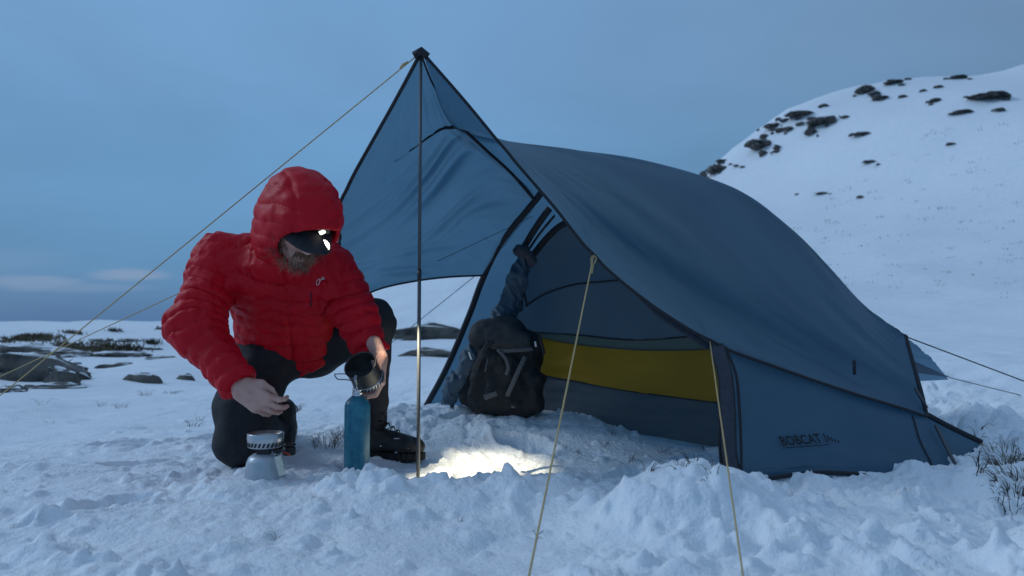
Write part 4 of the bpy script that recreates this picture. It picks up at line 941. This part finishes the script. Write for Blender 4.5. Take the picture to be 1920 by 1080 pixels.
# ------------------------------------------------------------------ plants and rocks
def tuft(px, py, n, L, spread, m, label, grp, Y=None, thick=.0011, name='grass_tuft', up=1.0, cat='grass'):
    c = hit(px, py) if Y is None else np.array([*P(px, py, Y)[:2], 0]); c[2] = HT(c[0], c[1])
    mb = MB()
    for _ in range(n):
        a = random.uniform(0, 6.283); r = spread * math.sqrt(random.random()); b = np.array([r * math.cos(a), r * math.sin(a), -.01]); b[2] += HT(c[0] + b[0], c[1] + b[1]) - c[2]
        l = L * random.uniform(.45, 1.15); lean = random.uniform(.2, 1.3); a2 = a + random.uniform(-1, 1); h = np.array([math.cos(a2), math.sin(a2), 0])
        pts = [b, b + h * l * .18 * lean + np.array([0, 0, l * .45 * up]), b + h * l * .55 * lean + np.array([0, 0, l * .75 * up]), b + h * l * .95 * lean + np.array([0, 0, l * (.95 - .35 * lean) * up])]
        mb.tube(crom(pts, 6), np.linspace(thick, thick * .3, 6), 4, cap=False)
    o = mb.build(name, m); o.location = c; return tag(o, label, cat, grp)
G1 = 'grass tufts poking through the snow'
tuft(550, 772, 46, .055, .045, M['grassdark'], 'dark grass tuft in the snow between the bent knees', G1)
tuft(610, 838, 40, .075, .05, M['grassdark'], 'dark grass tuft in the snow beside the teal bottle', G1); tuft(640, 822, 34, .06, .045, M['grassdark'], 'dark grass tuft in the snow beside the teal bottle', G1)
tuft(362, 800, 12, .05, .03, M['grassdark'], 'sparse dark grass stalks in the snow beside the kneeling leg', G1); tuft(375, 790, 6, .06, .02, M['grassdark'], 'sparse dark grass stalks in the snow beside the kneeling leg', G1)
tuft(272, 742, 18, .06, .04, M['grass'], 'short brown grass tuft at the edge of the snow bank', G1); tuft(225, 765, 14, .05, .04, M['grass'], 'short brown grass tuft at the edge of the snow bank', G1); tuft(190, 762, 9, .05, .03, M['grass'], 'short brown grass tuft at the edge of the snow bank', G1)
tuft(318, 738, 20, .07, .05, M['grassdark'], 'dark twiggy sprig on the snow bank left of the red jacket', G1, up=.5); tuft(75, 760, 5, .05, .03, M['grass'], 'lone thin grass stalks in smooth snow near the boulder', G1); tuft(95, 793, 4, .03, .02, M['grass'], 'lone thin grass stalks in smooth snow near the boulder', G1)
tuft(1893, 868, 120, .065, .075, M['grass'], 'large straw coloured grass tuft beside the tail of the tent', G1, thick=.0013); tuft(1905, 935, 70, .055, .06, M['grassdark'], 'dark grass tuft below the straw coloured tuft by the tent tail', G1, thick=.0013); tuft(1918, 905, 70, .06, .06, M['grassdark'], 'large dark grass tuft beside the tail of the tent', G1)
tuft(1835, 878, 10, .07, .018, M['grassdark'], 'bare dark heather sprig against the tail of the tent', G1, thick=.0016); tuft(1835, 822, 10, .05, .02, M['grassdark'], 'bare dark heather sprig behind the tail of the tent', G1, thick=.0015)
for k, (px, py) in enumerate([(1180, 868), (1240, 850), (1300, 868), (1325, 845), (1130, 838), (1275, 880), (1215, 880), (1090, 850), (1335, 890), (1150, 815)]):
    tuft(px, py, 7, .045, .014, M['grassdark'], 'few thin dead stalks in trampled snow under the tent porch', 'stalks under the porch')
for k, (px, py) in enumerate([(810, 785), (1005, 1010), (860, 980), (520, 1015)]):
    tuft(px, py, 3, .03, .005, M['grassdark'], 'tiny dead stalk in the bare snow in front of the tent', 'stalks in the open snow')

def rock(px, py, w, h, label, grp, depth=.8, seed=0, ymin=5.0, sink=.35, sub=3, name='rock', sm=True):
    c = hit(px, py, ymin); s = c[1] / FPX; rx, rz = w * s * .5, h * s * .5
    import bmesh
    bm = bmesh.new(); bmesh.ops.create_icosphere(bm, subdivisions=sub, radius=1); v = np.array([q.co[:] for q in bm.verts]); F = [tuple(x.index for x in f.verts) for f in bm.faces]; bm.free()
    n = v * (1 + (.45 * (np.abs(vnoise(v * 3.1 + seed, 400 + seed)) * 2 - .6)[:, None] if ymin == 8 else 0) + (.5 if ymin == 8 else .30) * fbm(v * 1.5 + seed * 3.7, 3, 200 + seed)[:, None] + .10 * np.abs(vnoise(v * 5 + seed, 300 + seed))[:, None])
    rg = np.random.default_rng(seed)
    if ymin != 8: n = n * (1 + .07 * np.sin(n[:, 2:3] * 16 + 3 * vnoise(n * 2, 7)[:, None]) + .06 * vnoise(n * 9 + seed, 8)[:, None])
    for _ in range(16):
        pn = rg.normal(size=3); pn[2] = abs(pn[2]) * .8; pn /= np.linalg.norm(pn); dd = n @ pn - rg.uniform(.74, 1.0); n = n - np.maximum(dd, 0)[:, None] * pn
    n = n * np.array([rx, rx * depth, rz * 1.25])
    o = mesh_obj(name, n, F, M['rock'], None, sm); o.location = (c[0], c[1] - (.25 * rx * depth if ymin == 8 else -.3 * rx * depth), c[2] + rz * (.55 if ymin == 8 else .55 - sink)); o.rotation_euler = (0, 0, random.uniform(-.3, .3))
    return tag(o, label, 'rock', grp)
GR = 'rocks breaking through the snow on the hill'
hill_rocks = [(1342, 316, 34, 20), (1352, 304, 22, 8), (1425, 270, 46, 18), (1432, 256, 14, 9), (1448, 238, 34, 8), (1462, 244, 20, 9), (1478, 241, 18, 9), (1455, 286, 14, 6), (1495, 216, 46, 11), (1540, 227, 52, 17), (1520, 247, 22, 12), (1543, 198, 16, 6), (1585, 220, 14, 5),
    (1622, 168, 30, 14), (1650, 184, 26, 9), (1640, 176, 22, 6), (1672, 156, 34, 6), (1692, 182, 16, 6), (1702, 149, 12, 4), (1752, 190, 22, 8), (1730, 170, 14, 5), (1758, 163, 18, 5), (1803, 210, 30, 8), (1795, 145, 30, 7), (1835, 184, 46, 8), (1866, 182, 40, 10), (1887, 188, 12, 5), (1872, 207, 18, 6), (1780, 271, 14, 5), (1615, 252, 30, 5), (1598, 252, 12, 6), (1628, 305, 24, 5), (1540, 363, 22, 3), (1612, 369, 14, 5), (1494, 365, 8, 4), (1380, 312, 12, 4), (1392, 313, 10, 4)]
for k, (px, py, w, h) in enumerate(hill_rocks):
    lab = 'broad dark rock ledge on the snowy hill crest' if w >= 30 and k < 14 else 'dark rock patch on the snowy hill crest' if py < 300 and px < 1600 else 'small dark rock poking out of the snowy slope'
    rock(px, py + h * .3, w * 1.15, h * .8, lab, GR, seed=k, ymin=8, sub=3)
    for j in range(4 if k < 14 else 2 if w >= 20 else 0):
        rock(px + random.uniform(-.8, .8) * w, py + random.uniform(-.2, 1.2) * h, w * random.uniform(.2, .5), h * random.uniform(.3, .6), 'small dark rock poking out of the snowy slope' if px > 1600 else 'dark rock patch on the snowy hill crest', GR, seed=100 + 5 * k + j, ymin=8, sub=2)
rock(40, 712, 200, 62, 'large grey boulder slab at the edge of the snow bank', None, .5, 61, 4.6, .15, 5, 'boulder')
rock(112, 722, 70, 42, 'blocky dark boulder leaning on the large grey slab', None, .7, 67, 4.6, .15, 5, 'boulder')
rock(25, 662, 150, 24, 'flat snow-capped rock slab behind the large grey boulder', None, .6, 62, 6, .2, 5, 'boulder')
rock(120, 668, 120, 18, 'long low rock shelf below the olive heather', None, .6, 69, 6, .2, 5, 'boulder')
rock(215, 668, 130, 12, 'thin long rock ledge below the brown heather', None, .6, 70, 6, .2, 3, 'boulder')
GL = 'broken rocks along the moor edge'
for k, (px, py, w, h) in enumerate([(8, 684, 60, 26), (72, 690, 70, 24), (140, 700, 40, 20), (60, 655, 90, 14), (165, 655, 60, 10), (12, 735, 80, 14), (235, 640, 50, 8), (300, 672, 60, 7), (280, 655, 40, 6), (190, 640, 44, 7), (330, 632, 36, 6)]):
    rock(px, py, w, h, 'broken grey rock among snow along the moor edge', GL, .7, 120 + k, 4.6 if py > 680 else 6, .15, 4)
rock(262, 716, 92, 24, 'low dark flat rock sunk in snow left of the person', None, .5, 63, 5, .3, 3); rock(346, 712, 40, 16, 'small dark flat rock beside the red jacket sleeve', None, .5, 64, 5, .3, 3)
rock(215, 688, 70, 10, 'thin rock strip in the snow of the moor', 'thin rock strips on the moor', .5, 65, 6, .3, 3); rock(140, 684, 30, 7, 'thin rock strip in the snow of the moor', 'thin rock strips on the moor', .5, 66, 6, .3, 3); rock(95, 727, 120, 12, 'narrow rock shelf below the large grey boulder', None, .4, 68, 5, .3, 3)
rock(800, 636, 190, 44, 'long grey rock slab seen behind the pole under the awning', None, .35, 71, 6, .3, 4); rock(812, 668, 150, 22, 'lower dark rock slab seen behind the pole under the awning', None, .35, 72, 5.2, .3, 4)
# heather and grass patches on the moor
GH = 'heather patches on the moor'
for k, (px, py, w, n, lab, m) in enumerate([(60, 636, 110, 420, 'olive heather patch capping the rocks on the moor', 'grass'), (170, 655, 160, 520, 'long brown heather patch across the snowy moor', 'grass'), (135, 626, 40, 120, 'small tan grass hummock on the snowy rise', 'grass'), (240, 658, 50, 120, 'small brown heather strip on the snowy moor', 'grassdark'), (286, 645, 26, 60, 'small brown heather strip on the snowy moor', 'grassdark'), (215, 622, 30, 50, 'small brown heather strip on the snowy moor', 'grassdark'), (60, 690, 70, 160, 'dark heather growing on the large boulder', 'grassdark'), (300, 618, 20, 40, 'small brown heather strip on the snowy moor', 'grassdark')]):
    c = hit(px, py, 5.5); s = c[1] / FPX; mb = MB(); hw = w * s * .5
    for _ in range(n):
        a, b = random.gauss(0, .45) * hw, random.gauss(0, .45) * hw * .8; x, y = c[0] + a, c[1] + b; z = HT(x, y) - c[2]; l = random.uniform(.03, .10); dx, dy = random.uniform(-.09, .09), random.uniform(-.09, .09)
        mb.tube([(a, b, z - .01), (a + dx * .5, b + dy * .5, z + l * .6), (a + dx, b + dy, z + l)], [.012, .008, .003], 3, cap=False)
    o = mb.build('heather_patch', M[m]); o.location = c; tag(o, lab, 'heather', GH, 'stuff')

# sparse dead stems dotting the hill slope
mb = MB(); rs = random.Random(12)
for _ in range(170):
    cx_, cy_ = rs.uniform(1420, 1915), rs.uniform(230, 560)
    if cy_ < 560 - (cx_ - 1300) * .72: continue
    c = hit(cx_, cy_, 8); k = c[1] / FPX
    for _ in range(rs.randint(2, 7)):
        x, y = c[0] + rs.gauss(0, 7) * k, c[1] + rs.gauss(0, 5) * k; z = HT(x, y); l = rs.uniform(1.2, 2.6) * k
        mb.tube([(x, y, z - .02), (x + rs.uniform(-l, l), y, z + l)], [.6 * k, .3 * k], 3, cap=False)
tag(mb.build('hill_grass', M['grassdark']), 'sparse dark grass stems dotted over the snowy hill slope', 'grass', None, 'stuff')
